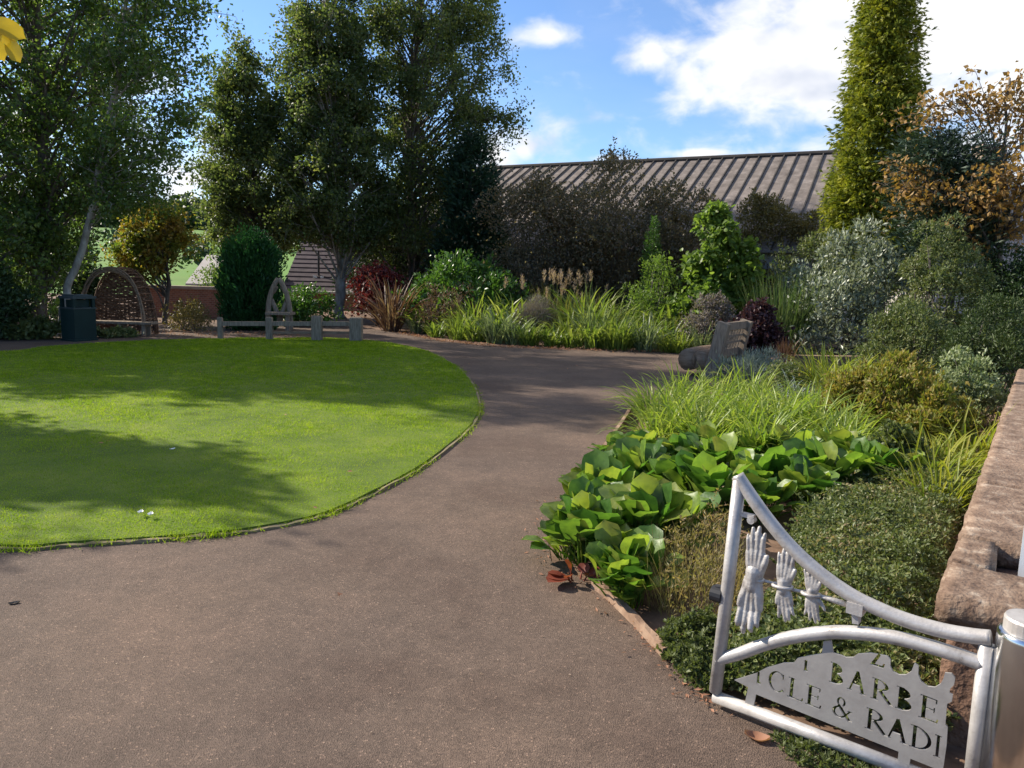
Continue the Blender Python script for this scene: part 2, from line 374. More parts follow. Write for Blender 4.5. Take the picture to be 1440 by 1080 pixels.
LM('lavender', [(.11, .14, .12), (.18, .22, .2), (.26, .3, .28)], trans=.2)
LM('sedum', [(.10, .13, .02), (.18, .2, .03), (.24, .17, .045), (.28, .27, .06)], trans=.38)
LM('variegated', [(.10, .15, .05), (.22, .26, .13), (.4, .42, .28)], trans=.3)
LM('bergenia', [(.03, .08, .016), (.055, .13, .022), (.085, .17, .028), (.13, .215, .034), (.19, .255, .042), (.18, .12, .04)], trans=.44, rough=.42, spec=.45, tboost=1.7, patch=.2)
LM('bergred', [(.15, .03, .02), (.26, .075, .045)], trans=.35)
LM('mat', [(0.052, 0.078, 0.026), (0.104, 0.137, 0.047), (0.169, 0.189, 0.072), (0.286, 0.195, 0.117)], trans=.32, rough=.45)
LM('heath', [(.13, .11, .045), (.19, .17, .06), (.28, .215, .10), (.33, .2, .12)], trans=.4)
LM('smallgreen', [(.06, .075, .025), (.10, .125, .038), (.16, .18, .07)], trans=.35)
LM('yellow', [(.42, .27, .02), (.5, .36, .03)], trans=.4, rough=.4)
LM('deadleaf', [(.24, .11, .06), (.4, .2, .12)], trans=.2, rough=.7)

def mottle(k, scale, lo, hi, bump=.25):
    nt = M[k].node_tree; N = nt.nodes; L = nt.links; b = N['Principled BSDF']; src = b.inputs['Base Color'].links[0].from_socket
    tc = N.new('ShaderNodeTexCoord'); nz = N.new('ShaderNodeTexNoise'); nz.inputs['Scale'].default_value = scale; nz.inputs['Detail'].default_value = 5
    L.new(tc.outputs['Object'], nz.inputs['Vector']); r = ramp(N, [lo, hi], [.34, .62]); L.new(nz.outputs['Fac'], r.inputs[0])
    mx = N.new('ShaderNodeMix'); mx.data_type = 'RGBA'; mx.blend_type = 'MULTIPLY'; mx.inputs[0].default_value = 1
    L.new(src, mx.inputs[6]); L.new(r.outputs[0], mx.inputs[7])
    for lk in list(src.links):
        if lk.to_node != mx: L.new(mx.outputs[2], lk.to_socket)
    if not bump: return
    bp = N.new('ShaderNodeBump'); bp.inputs['Strength'].default_value = bump; bp.inputs['Distance'].default_value = .01
    L.new(nz.outputs['Fac'], bp.inputs['Height']); L.new(bp.outputs[0], b.inputs['Normal'])
mottle('stone', 3.2, (.72, .70, .68), (1.12, 1.12, 1.1), .0)
mottle('tarmac', .35, (.9, .9, .92), (1.07, 1.04, 1.0), .0)
mottle('bergenia', 24, (.75, .78, .8), (1.12, 1.08, .95), .25)
# ------------------------------------------------------------------ ground, path, lawn
def poly_sheet(name, pts, z, mt, thick=0):
    from mathutils.geometry import tessellate_polygon
    pts = np.asarray([(p[0], p[1]) for p in pts], float)
    if np.sum(pts[:, 0]*np.roll(pts[:, 1], -1)-pts[:, 1]*np.roll(pts[:, 0], -1)) < 0: pts = pts[::-1]
    bm = bmesh.new(); vs = [bm.verts.new((p[0], p[1], z)) for p in pts]
    for t in tessellate_polygon([[Vector((p[0], p[1], 0)) for p in pts]]):
        try: bm.faces.new([vs[i] for i in t])
        except ValueError: pass
    bm.normal_update()
    for f in bm.faces:
        if f.normal.z < 0: f.normal_flip()
    if thick:
        r = bmesh.ops.extrude_face_region(bm, geom=bm.faces[:])
        for v in [e for e in r['geom'] if isinstance(e, bmesh.types.BMVert)]: v.co.z -= thick
        bmesh.ops.recalc_face_normals(bm, faces=bm.faces[:])
    me = bpy.data.meshes.new(name); bm.to_mesh(me); bm.free(); me.materials.append(mt)
    o = bpy.data.objects.new(name, me); COL.objects.link(o); return o
def spline(pts, n=10, closed=False):
    P = np.asarray(pts, float); out = []; k = len(P)
    for i in range(k if closed else k-1):
        g = (lambda j: P[j % k]) if closed else (lambda j: P[min(max(j, 0), k-1)])
        a, b, c, d = g(i-1), g(i), g(i+1), g(i+2)
        for t in np.linspace(0, 1, n, endpoint=False):
            out.append(.5*((2*b)+(-a+c)*t+(2*a-5*b+4*c-d)*t*t+(-a+3*b-3*c+d)*t**3))
    if not closed: out.append(P[-1])
    return np.array(out)

def ground_mesh():
    # one sheet out to the horizon: flat garden, valley beyond, low hill far left
    xs = np.concatenate([np.linspace(-900, -60, 22), np.linspace(-50, 50, 41), np.linspace(60, 900, 22)])
    ys = np.concatenate([np.linspace(-60, 60, 41), np.linspace(70, 1400, 50)])
    X, Y = np.meshgrid(xs, ys)
    d = np.clip((Y-70)/430, 0, 1); d = d*d*(3-2*d)
    Z = d*(24+10*np.sin(X*.008+1)+6*np.sin(X*.021)) - 3*np.clip((Y-45)/30, 0, 1)*np.clip((160-Y)/60, 0, 1)
    Z[(Y < 45)] = 0
    V = np.stack([X, Y, Z], -1).reshape(-1, 3); nx = len(xs)
    i = np.arange(len(ys)-1)[:, None]*nx; j = np.arange(nx-1)[None]
    q = np.stack([i+j, i+j+1, i+nx+j+1, i+nx+j], -1).reshape(-1, 4)
    fy = V[q].mean(1)
    b = MB(); b.add(V, q); b.mi = [(fy[:, 1] > 38).astype(int)]
    return structure(b.build('ground', [M['soil'], M['field']], smooth=True))
ground_mesh()

lawn_px = [(672, 570), (668, 590), (650, 612), (600, 652), (545, 684), (480, 716), (430, 733), (350, 748), (300, 754), (200, 762), (100, 768), (0, 773)]
LE = [G(x, y)[:2] for x, y in lawn_px]
LE2 = [(-3.9, 4.15), (-5.4, 4.2), (-7.3, 5.0), (-9.2, 6.9), (-10.5, 9.6), (-10.9, 12.2)]
far_px = [(0, 497), (60, 490), (140, 484), (220, 480), (300, 478), (400, 477), (470, 477), (530, 482), (580, 490), (615, 502), (645, 520), (664, 543)]
LE3 = [G(x, y)[:2] for x, y in far_px]
lawn_poly = spline(LE+LE2+LE3, 6, closed=True)
lawn = structure(poly_sheet('lawn', lawn_poly, .03, M['turf'], .02))
# edging strip round the lawn
def strip(poly, off0, off1, z0, z1, closed=True, wob=0.0):
    P = np.asarray(poly); t = nrm(np.roll(P, -1, 0)-np.roll(P, 1, 0)) if closed else nrm(np.gradient(P, axis=0))
    n = np.c_[t[:, 1], -t[:, 0]]; k = len(P)
    w = rng.normal(0, 1, k)*wob; w2 = rng.normal(0, 1, k)*wob
    a = P+n*off0; c = P+n*off1
    V = np.concatenate([np.c_[a, np.full(k, z0)], np.c_[a, z1+w], np.c_[c, z1+w2], np.c_[c, np.full(k, z0)]])
    q = []
    for i in range(k if closed else k-1):
        j = (i+1) % k
        for s in range(3): q.append((s*k+i, s*k+j, (s+1)*k+j, (s+1)*k+i))
    if not closed: q += [(0, k, 2*k, 3*k), (k-1, 4*k-1, 3*k-1, 2*k-1)]
    b = MB(); b.add(V, q); return b
area = .5*np.sum(lawn_poly[:, 0]*np.roll(lawn_poly[:, 1], -1)-lawn_poly[:, 1]*np.roll(lawn_poly[:, 0], -1))
sgn = 1 if area > 0 else -1
eb = strip(lawn_poly, .004*sgn, .035*sgn, .0, .02, True, .004)
tag(eb.build('lawn_edging', M['lawnedge']), "thin mossy timber edging strip curving round the oval lawn", 'edging')

def inside(P, poly):
    x, y = P[:, 0], P[:, 1]; c = np.zeros(len(P), bool); n = len(poly); j = n-1
    for i in range(n):
        xi, yi = poly[i]; xj, yj = poly[j]
        cond = ((yi > y) != (yj > y)) & (x < (xj-xi)*(y-yi)/(yj-yi+1e-12)+xi); c ^= cond; j = i
    return c
def lawn_blades():
    g = np.random.default_rng(3); b = MB()
    n = 640000
    # density falls with distance
    Y = 4.0 + (g.random(n)**1.7)*14.5; X = g.uniform(-11, .3, n)
    P = np.c_[X, Y]; px = 720+F*X/Y
    k = inside(P, lawn_poly) & (px > -80); P = P[k]; n = len(P)
    P = np.c_[P, np.full(n, .028)]
    s = np.clip(P[:, 1]/7, .8, 2.2)
    az = g.random(n)*6.283; tilt = g.uniform(.15, 1.2, n)
    D = np.c_[np.cos(az)*np.sin(tilt), np.sin(az)*np.sin(tilt), np.cos(tilt)]
    Nn = np.c_[np.cos(az+1.57+g.normal(0, .6, n)), np.sin(az+1.57), np.full(n, .1)]
    patch = .75+.5*np.sin(P[:, 0]*3.1+np.sin(P[:, 1]*2.3)*1.7)*np.sin(P[:, 1]*2.7+P[:, 0])
    Lh = g.uniform(.012, .034, n)*np.clip(patch, .6, 1.2)*np.sqrt(s); Wd = .0045*s**1.2*g.uniform(.7, 1.3, n)
    tri = (np.array([[0, .5, 0], [0, -.5, 0], [1, 0, .0]]), [np.array([[0, 1, 2]])])
    b.leaves(P, D, Nn, Lh, Wd, tri)
    # shaggy tufts over the edge
    m_ = 26000; i = g.integers(0, len(lawn_poly), m_); t = g.random(m_)[:, None]
    E = lawn_poly[i]*(1-t)+lawn_poly[(i+1) % len(lawn_poly)]*t
    E = E + g.normal(0, .035, (m_, 2)); dens = (np.sin(E[:, 0]*5+E[:, 1]*4)+np.sin(E[:, 0]*13)*.6+g.normal(0, .7, m_)) > .1
    E = E[dens & (E[:, 1] > 3.5)]; k = len(E)
    az = g.random(k)*6.283; tilt = g.uniform(.2, 1.3, k)
    D = np.c_[np.cos(az)*np.sin(tilt), np.sin(az)*np.sin(tilt), np.cos(tilt)]
    b.leaves(np.c_[E, np.full(k, .01)], D, rdir(k, 0, g), g.uniform(.02, .05, k), .006, tri)
    o = b.build('lawn_grass', M['grass']); o['kind'] = 'stuff'; o['label'] = "short mown bright green grass covering the oval lawn"; o['category'] = 'grass'
lawn_blades()

bed_px = [(945, 548), (890, 580), (868, 615), (845, 650), (800, 700), (768, 745), (775, 790), (845, 832), (900, 880), (940, 925), (985, 972), (1010, 985)]
BE = [G(x, y)[:2] for x, y in bed_px]
path_right = [np.array([2.6, -3.0]), np.array([1.75, 1.2]), np.array([1.25, 2.25]), np.array([.95, 2.62])] + BE[::-1]
path_poly = list(path_right) + [np.array(p) for p in [(3.1, 12.0), (5.5, 12.6), (9.5, 13.3), (9.5, 15.2), (6.0, 15.2), (3.6, 15.3)]] + \
    [G(x, y)[:2] for x, y in [(950, 496), (800, 492), (700, 488), (620, 480), (560, 468), (515, 461)]] + \
    [np.array(p) for p in [(-5.5, 23.2), (-8.5, 22.6), (-9.2, 19.6), (-8.6, 17.8), (-11.2, 16.6), (-12.4, 12), (-11.8, 7), (-9.5, 3), (-9.5, -3)]]
structure(poly_sheet('path', path_poly, .004, M['tarmac']))
structure(poly_sheet('mulch_bed', [(-9.0, 18.0), (-9.0, 22.5), (-30, 24), (-30, 4), (-12.2, 6), (-12.2, 12), (-11.1, 16.4)], .008, M['mulch']))
# timber edging boards of the near bed
e1 = spline([G(x, y)[:2] for x, y in [(893, 574), (880, 597), (862, 625), (843, 652)]], 5)
tag(strip(e1, 0, .035, 0, .085, False, .002).build('edging_board', M['edging']), "straight timber edging board between path and strappy leaved plants", 'edging')
e2 = spline([G(x, y)[:2] for x, y in [(838, 826), (860, 843), (900, 882), (940, 926)]], 6)
tag(strip(e2, 0, .03, 0, .05, False, .003).build('edging_board', M['edging']), "low timber edging board beside bare soil left of the gate", 'edging')

# ------------------------------------------------------------------ trees
def crown_sampler(prof, Y, base):
    zs, cx, rr = [], [], []
    for (py, px, hw) in sorted(prof, key=lambda q: -q[0]):
        p = at(px, py, Y); zs.append(p[2]); cx.append(p[0]-base[0]); rr.append(hw*Y/F)
    return np.array(zs), np.array(cx), np.array(rr)
LEAFX, LSX, RX = 1.75, 1.2, 1.1
def make_tree(name, label, basepx, Y, prof, mats, seed, leaves=20000, lsize=.075, ncl=90, sig=.3, trunk=None, tr=.13, droop=.15, tmpl=DIAMOND,
              depth=1.0, extra=(), group=None, loc=None, sub=4, cat='tree', limb_up=.8, lw=1.0, shell=.55, wood_frac=1.0):
    g = np.random.default_rng(seed)
    base = np.array(loc) if loc is not None else np.array([at(basepx, 460, Y)[0], Y, 0.0])
    leaves = int(leaves*LEAFX); lsize = lsize*LSX; ncl = int(ncl*1.7)
    Zs, CX, RR = crown_sampler(prof, Y, base); RR = RR*RX
    H = Zs[-1]
    root = empty(name, base, label, cat, group)
    if trunk:
        tp = np.array([[at(px, py, Y)[0]-base[0], 0, at(px, py, Y)[2]] for px, py in trunk]); tp[0] = (0, 0, -.05)
        tp = spline(tp, 5)
    else:
        h = np.linspace(-.05, H*.97, 14)
        tp = np.c_[np.interp(h, Zs, CX)*np.clip(h/H*1.2, 0, 1), np.zeros(14), h]
    tp[1:, :2] += np.cumsum(g.normal(0, .035, (len(tp)-1, 2)), 0)*.8
    hh = np.clip(tp[:, 2]/H, 0, 1)
    trad = tr*(1-.92*hh)**.9+.012; trad[0] *= 1.35
    wood = MB(); wood.tube(tp, trad, 9)
    # cluster centres
    wts = np.interp(np.linspace(Zs[0], H, 60), Zs, RR)+.05
    zz = np.linspace(Zs[0], H, 60)
    cz = g.choice(zz, ncl, p=wts/wts.sum()) + g.normal(0, .1, ncl)
    rr = np.interp(cz, Zs, RR); a = g.random(ncl)*6.283; q = np.sqrt(g.random(ncl))*(1-shell)+shell*g.random(ncl)**.4
    q = np.clip(q, 0, 1)*.93
    C = np.c_[np.interp(cz, Zs, CX)+rr*q*np.cos(a), rr*q*np.sin(a)*depth, cz]
    if len(extra): C = np.concatenate([C, np.array([at(px, py, Y)-base for px, py in extra])])
    lp, ld = [], []
    per = max(3, leaves//(len(C)*sub))
    for c in C:
        hd = math.hypot(c[0]-np.interp(c[2], tp[:, 2], tp[:, 0]), c[1])
        z0 = max(tp[2, 2], min(c[2]-hd*limb_up*g.uniform(.45, 1.35)-g.uniform(.05, .7), H*.95))
        i0 = np.array([np.interp(z0, tp[:, 2], tp[:, 0]), np.interp(z0, tp[:, 2], tp[:, 1]), z0])
        mid = i0*.45+c*.55; mid[2] += g.uniform(-.1, .25)*hd; mid += g.normal(0, .1, 3)
        pts = spline([i0, mid, c+np.array([0, 0, .0])], 4)
        r0 = np.clip(np.interp(z0, tp[:, 2], trad)*.42*lw, .01, .05*lw)
        wood.tube(pts, np.linspace(r0, .007, len(pts)), 5, cap=False)
        sc = g.uniform(.65, 1.25)
        for s in range(sub):
            sc_c = c+g.normal(0, sig*sc, 3)*np.array([1, 1, .75])
            tw = spline([pts[-3], (pts[-3]+sc_c)/2+g.normal(0, .04, 3), sc_c, sc_c+np.array([g.normal(0, .1), g.normal(0, .1), -droop*g.uniform(.5, 1.6)])], 3)
            wood.tube(tw, np.linspace(.009, .003, len(tw)), 3, cap=False)
            k = int(per*g.uniform(.5, 1.5)); t = g.random(k)**.8
            ii = t*(len(tw)-1); i_ = np.clip(ii.astype(int), 0, len(tw)-2); fr = (ii-i_)[:, None]
            p = tw[i_]*(1-fr)+tw[i_+1]*fr + g.normal(0, .07+.2*sig, (k, 3))*np.array([1, 1, .85])
            lp.append(p)
    P = np.concatenate(lp); n = len(P)
    D = rdir(n, -.35, g); Nn = rdir(n, .5, g)
    cb = MB(); cb.leaves(P, D, Nn, lsize*g.uniform(.6, 1.3, n), lsize*.72*g.uniform(.7, 1.2, n), tmpl)
    wood.build('trunk', mats[0], root, smooth=True)
    cb.build('crown', mats[1], root)
    return root

make_tree('alder_tree', "tall airy tree with straight trunk at far left behind the lawn", 52, 17.0,
          [(-150, 50, 60), (-40, 60, 120), (60, 70, 130), (150, 60, 120), (240, 55, 100), (310, 55, 70), (380, 45, 40)], (M['bark'], M['alder']), 11,
          leaves=12500, ncl=70, lsize=.085, trunk=[(52, 478), (52, 400), (54, 250), (55, 100), (58, -120)], tr=.17)
make_tree('alder_tree', "leaning pale-stemmed tree rising behind the dark green bin", 78, 16.3,
          [(-140, 190, 60), (-40, 205, 85), (40, 225, 70), (110, 210, 70), (180, 190, 75), (240, 185, 75), (285, 170, 45)], (M['palebark'], M['alder']), 12,
          leaves=10000, ncl=60, lsize=.08, trunk=[(76, 478), (88, 425), (105, 370), (128, 300), (150, 180), (170, 60), (185, -110)], tr=.075, limb_up=.35, lw=.5)
make_tree('alder_tree', "slender upright tree between the leaning tree and willow arbour", 118, 19.5,
          [(-60, 130, 60), (40, 140, 90), (140, 130, 100), (220, 130, 95), (265, 115, 60)], (M['bark'], M['alder']), 13,
          leaves=7500, ncl=42, lsize=.085, tr=.11)
make_tree('alder_tree', "dark leafy tree cut off by the left edge of the photo", -40, 16.0,
          [(-100, -40, 90), (40, -50, 130), (160, -40, 110), (260, -30, 100), (380, -20, 90), (420, -20, 60)], (M['bark'], M['alder']), 14,
          leaves=11000, ncl=52, lsize=.085, tr=.15)
make_tree('birch_tree', "shorter bushy tree standing left of the tall centre tree", 378, 25.5,
          [(66, 345, 14), (110, 342, 36), (170, 348, 54), (230, 358, 68), (290, 365, 78), (330, 355, 62)], (M['bark'], M['birch']), 21,
          leaves=26000, ncl=95, lsize=.095, tr=.1, trunk=[(385, 462), (378, 400), (365, 320), (352, 220), (346, 90)])
make_tree('birch_tree', "tall dense tree with pale trunk beside the purple tiled roof", 478, 25.0,
          [(-90, 450, 30), (-20, 455, 48), (50, 460, 60), (130, 466, 70), (210, 470, 84), (290, 474, 90), (338, 480, 60)], (M['palebark'], M['birch']), 22,
          leaves=38000, ncl=130, lsize=.095, tr=.17, droop=.3, trunk=[(478, 462), (480, 400), (476, 320), (468, 200), (460, 80), (452, -70)])
make_tree('birch_tree', "tall open tree with drooping wispy branches right of centre trees", 578, 26.5,
          [(-90, 595, 60), (-20, 605, 98), (50, 614, 96), (110, 618, 86), (170, 612, 80), (230, 600, 78), (300, 590, 80), (370, 580, 74)], (M['bark'], M['birch']), 23,
          leaves=36000, ncl=125, lsize=.09, tr=.15, droop=.5, sig=.34, trunk=[(578, 450), (576, 380), (575, 260), (578, 150), (590, 20), (600, -70)],
          extra=[(700, 30), (705, 50), (690, 75), (680, 105), (690, 150), (715, 158), (728, 160), (700, 165), (670, 160), (710, 180), (690, 170), (665, 120), (700, 90)])
make_tree('acer_tree', "small rounded tree turning orange and yellow above the willow arbour", 232, 20.5,
          [(292, 224, 18), (308, 222, 36), (328, 217, 46), (350, 210, 42), (372, 206, 32), (388, 205, 20)], (M['bark'], M['acer']), 31,
          leaves=5200, ncl=38, lsize=.09, tr=.06, sig=.22, trunk=[(232, 458), (232, 410), (226, 360), (222, 310)], limb_up=.5)
make_tree('acer_tree', "red leaved acer in the half shade beyond the path", 528, 22.0,
          [(378, 528, 18), (390, 528, 30), (410, 530, 30), (435, 528, 22)], (M['bark'], M['redacer']), 32,
          leaves=3500, ncl=26, lsize=.09, tr=.04, sig=.15, limb_up=.4)
make_tree('amber_tree', "autumn tree with sparse amber leaves behind the right hand shrubs", 1408, 15.5,
          [(225, 1390, 50), (240, 1370, 95), (265, 1345, 100), (300, 1360, 90), (330, 1380, 75)], (M['bark'], M['amber']), 33,
          leaves=2600, ncl=34, lsize=.095, tr=.10, sig=.22, trunk=[(1402, 470), (1405, 380), (1405, 280), (1408, 200), (1415, 110)], limb_up=.7,
          extra=[(1375, 135), (1390, 130), (1400, 140), (1385, 155), (1405, 160), (1370, 150), (1440, 165), (1450, 180), (1445, 200), (1460, 150), (1410, 185), (1430, 110), (1340, 130), (1325, 140), (1360, 128), (1290, 150), (1300, 155), (1262, 235), (1275, 250), (1290, 240), (1268, 262), (1285, 170), (1436, 105), (1440, 140)])
# trees outside the frame on the left whose shadows lie across the lawn
make_tree('alder_tree', "narrow leafy tree left of the lawn", None, 8.7,
          [(-180, -602, 8), (-140, -602, 30), (-70, -602, 56), (40, -602, 76), (130, -602, 78), (180, -602, 45)], (M['bark'], M['alder']), 41,
          leaves=16000, ncl=90, lsize=.12, tr=.14, loc=(-10.9, 8.45, 0), depth=1.0)
make_tree('alder_tree', "taller leafy tree left of the lawn", None, 15.2,
          [(-330, -291, 60), (-180, -291, 140), (0, -291, 170), (160, -291, 170), (290, -291, 120)], (M['bark'], M['alder']), 42,
          leaves=9000, ncl=70, lsize=.14, tr=.18, loc=(-14.5, 15.0, 0), depth=1.0)
make_tree('alder_tree', "spreading leafy tree farther left of the lawn", None, 16.5,
          [(-330, -440, 60), (-180, -440, 130), (0, -440, 170), (160, -440, 170), (290, -440, 120)], (M['bark'], M['alder']), 43,
          leaves=8000, ncl=64, lsize=.14, tr=.18, loc=(-18.0, 16.6, 0), depth=1.0)

# ------------------------------------------------------------------ conifers
def make_conifer(name, label, px, Y, prof, mt, seed, n=30000, L=.24, Wd=.12, ncl=420, up=.5, loc=None, sig=.16, tmpl=SPRAY, lump=.12):
    g = np.random.default_rng(seed)
    base = np.array([at(px, 460, Y)[0], Y, 0.0])
    Zs, CX, RR = crown_sampler(prof, Y, base); H = Zs[-1]
    root = empty(name, base, label, 'conifer')
    zz = np.linspace(Zs[0], H, 80); w = np.interp(zz, Zs, RR)+.03
    cz = g.choice(zz, ncl, p=w/w.sum()); r = np.interp(cz, Zs, RR)*(1+g.normal(0, lump, ncl))*.93; a = g.random(ncl)*6.283
    C = np.c_[np.interp(cz, Zs, CX)+r*np.cos(a), r*np.sin(a), cz]
    O = np.c_[np.cos(a), np.sin(a), np.zeros(ncl)]
    per = n//ncl; k = g.integers(0, ncl, n)
    dpt = g.random(n)**1.5
    sz = g.uniform(.7, 1.4, ncl)[k]
    P = C[k] + g.normal(0, 1, (n, 3))*sig*sz[:, None]*np.array([1, 1, 1.2]) - O[k]*(dpt*np.interp(C[k][:, 2], Zs, RR)*.45)[:, None]
    q_ = int(n*.15); a2 = g.random(q_)*6.283; z2 = C[k[:q_], 2]; r2 = np.interp(z2, Zs, RR)*.62*np.sqrt(g.random(q_))
    P[:q_] = np.c_[np.interp(z2, Zs, CX)+r2*np.cos(a2), r2*np.sin(a2), z2]
    D = O[k]*1.0 + g.normal(0, .55, (n, 3)); D[:, 2] += up
    Nn = O[k]*.5 + g.normal(0, .8, (n, 3)); Nn[:, 2] += .5
    cb = MB(); cb.leaves(P, D, Nn, L*g.uniform(.6, 1.3, n)*np.clip(np.interp(P[:, 2], Zs, RR)/.6, .45, 1), Wd*g.uniform(.7, 1.2, n), tmpl)
    tb = MB(); tb.tube([(0, 0, -.05), (0, 0, H*.4), (np.interp(H*.95, Zs, CX), 0, H*.95)], [.14*H/6, .09*H/6, .01], 8)
    # limbs so that the inside is not hollow
    for i in range(0, ncl, 6): tb.tube([(np.interp(C[i][2], Zs, CX), 0, C[i][2]-.1), C[i]-O[i]*.05], [.02, .006], 4, cap=False)
    tb.build('trunk', M['bark'], root); cb.build('crown', mt, root)
    return root
make_conifer('golden_conifer', "tall narrow golden green conifer rising above the sheet roof", 1228, 19.0,
             [(-190, 1250, 6), (-100, 1250, 20), (0, 1249, 28), (60, 1245, 35), (130, 1240, 43), (200, 1235, 49), (260, 1231, 53), (310, 1228, 56), (400, 1226, 60)],
             M['golden'], 51, n=70000, L=.16, Wd=.08, ncl=560, up=-.15, sig=.11, lump=.11)
make_conifer('dark_conifer', "dark pointed conifer standing left of the long sheet roof", 657, 24.5,
             [(182, 660, 4), (205, 664, 18), (240, 667, 28), (300, 664, 36), (370, 657, 46), (430, 655, 46)], M['conifer'], 52, n=22000, L=.2, Wd=.1, ncl=260, up=.5)
make_conifer('cypress', "rounded dark green cypress bush beside the arched wooden seat", 352, 19.6,
             [(328, 352, 8), (338, 352, 24), (360, 352, 35), (400, 352, 38), (440, 352, 37), (464, 353, 28)], M['cypress'], 53, n=22000, L=.13, Wd=.05, ncl=300, up=1.6, sig=.08, lump=.04, tmpl=DIAMOND)
make_conifer('blue_pine', "blue green pine crown behind the amber leaves", 1332, 15.7,
             [(176, 1338, 6), (195, 1335, 34), (215, 1330, 48), (250, 1332, 52), (300, 1335, 50), (360, 1340, 40)], M['pine'], 54, n=15000, L=.2, Wd=.05, ncl=120, up=.3, sig=.22, lump=.25)

# ------------------------------------------------------------------ shrubs
def shrub_mesh(seed, rx, ry, h, n, L, Wd, tmpl=DIAMOND, lumps=14, lr=.42, up=.35, zmin=0.05, flat=1.0, droop=0.0):
    g = np.random.default_rng(seed)
    # lumps over an upper dome
    u = g.random(lumps); a = g.random(lumps)*6.283; q = np.sqrt(u)
    lz = np.where(g.random(lumps) < .6, np.sqrt(np.clip(1-q*q, 0, 1))*g.uniform(.74, .97, lumps), g.uniform(.15, .6, lumps))
    C = np.c_[q*np.cos(a)*rx*.78, q*np.sin(a)*ry*.78, lz*h*.95]
    lrad = lr*min(rx, ry, h)*g.uniform(.6, 1.25, lumps)
    C[:, 2] = np.clip(C[:, 2], lrad*.6, np.maximum(h-lrad, lrad*.6))
    C[:, 2] += (h-np.max(C[:, 2]+lrad*.9))*np.clip(C[:, 2]/h*1.3, 0, 1)
    k = g.choice(lumps, n, p=(lrad**2)/np.sum(lrad**2))
    O = rdir(n, .3, g); rad = lrad[k]*(.55+.5*g.random(n)**.6)
    P = C[k]+O*rad[:, None]*np.array([1.1, 1.1, flat])
    inn = g.random(n) < .18
    P[inn] = np.c_[g.normal(0, .42*rx, inn.sum()), g.normal(0, .42*ry, inn.sum()), g.random(inn.sum())*h*.7]
    ns = int(n*.22); nsh = max(8, ns//26)
    li = g.integers(0, lumps, nsh); so_ = rdir(nsh, .9, g); sl_ = lrad[li]*g.uniform(.9, 1.75, nsh)
    si = g.integers(0, nsh, ns); tt = g.random(ns)**.7
    P[:ns] = C[li[si]]+so_[si]*(sl_[si]*tt)[:, None]+g.normal(0, .35*L, (ns, 3)); O[:ns] = nrm(so_[si]+g.normal(0, .5, (ns, 3)))
    P[:, 2] = np.maximum(P[:, 2], zmin*g.random(n)+.02)
    D = O*.7+g.normal(0, .6, (n, 3)); D[:, 2] += up-droop
    Nn = O+g.normal(0, .6, (n, 3)); Nn[:, 2] += .6
    fo = MB(); fo.leaves(P, D, Nn, L*g.uniform(.6, 1.35, n), Wd*g.uniform(.7, 1.25, n), tmpl)
    st = MB()
    for i in range(min(lumps, 16)):
        b0 = np.array([g.normal(0, rx*.12), g.normal(0, ry*.12), -.03]); c = C[i]
        st.tube(spline([b0, b0*.5+c*.45+g.normal(0, .04, 3), c+g.normal(0, .03, 3)], 3), np.linspace(.018, .006, 7)*min(1.4, h), 4, cap=False)
    return fo, st
def shrub(name, label, px, Y, wpx, toppy, mt, seed, n=6000, L=.07, Wd=.04, cat='shrub', dep=.8, group=None, **kw):
    base = np.array([at(px, 430, Y)[0], Y, 0.0]); h = at(px, toppy, Y)[2]; w = wpx*Y/F
    fo, st = shrub_mesh(seed, w/2, w/2*dep, h, n, L, Wd, **kw)
    root = empty(name, base, label, cat, group)
    st.build('stems', M['bark'], root); fo.build('foliage', mt, root)
    return root

# far bed, from left to right
shrub('evergreen_shrub', "glossy green rounded evergreen shrub behind the brown seed heads", 655, 20.8, 165, 358, M['laurel'], 101, 9000, .12, .055, tmpl=OVAL, lumps=22)
shrub('seedhead_shrub', "low brown shrub of dry seed heads before the glossy evergreen", 640, 19.6, 110, 400, M['bronze'], 102, 3500, .09, .02, lumps=16, up=1.0)
shrub('purple_shrub', "dark purple brown shrub covering the left end of the sheet roof", 756, 22.6, 235, 243, M['purpleshrub'], 103, 24000, .085, .055, lumps=46, lr=.3)
shrub('purple_shrub', "tallest dark purple brown shrub with sprigs above the roof ridge", 866, 22.4, 265, 212, M['purpleshrub'], 104, 29000, .085, .055, lumps=52, lr=.3)
shrub('purple_shrub', "dark purple brown shrub just left of the bright green shrub", 950, 21.4, 165, 258, M['purpleshrub'], 105, 14000, .085, .055, lumps=30, lr=.32)
shrub('pale_shrub', "loose yellowish green shrub between plumed grass and bright shrub", 912, 18.8, 110, 362, M['brightgreen'], 106, 5000, .07, .03, lumps=20)
shrub('bright_shrub', "tall bright lime green leafy shrub in the middle of the bed", 1010, 18.0, 135, 292, M['brightgreen'], 107, 8000, .15, .09, tmpl=OVAL, lumps=44, lr=.24, droop=.5)
shrub('clipped_hedge', "brownish clipped shrub in front of the sheet roof", 1092, 21.8, 165, 272, M['clipped'], 108, 24000, .085, .05, lumps=40, lr=.34)
shrub('silver_shrub', "large silver grey leaved shrub below the golden conifer", 1205, 16.4, 205, 308, M['silver'], 109, 15000, .11, .05, lumps=75, lr=.22, tmpl=DIAMOND, up=.6)
shrub('dull_shrub', "tall olive green shrub between silver shrub and amber tree", 1318, 13.6, 140, 300, M['dullgreen'], 110, 13000, .065, .034, lumps=60, lr=.24)
shrub('dark_shrub', "dark evergreen shrub under the amber tree at right edge", 1420, 14.6, 170, 345, M['darkgreen'], 111, 12000, .08, .045, lumps=30)
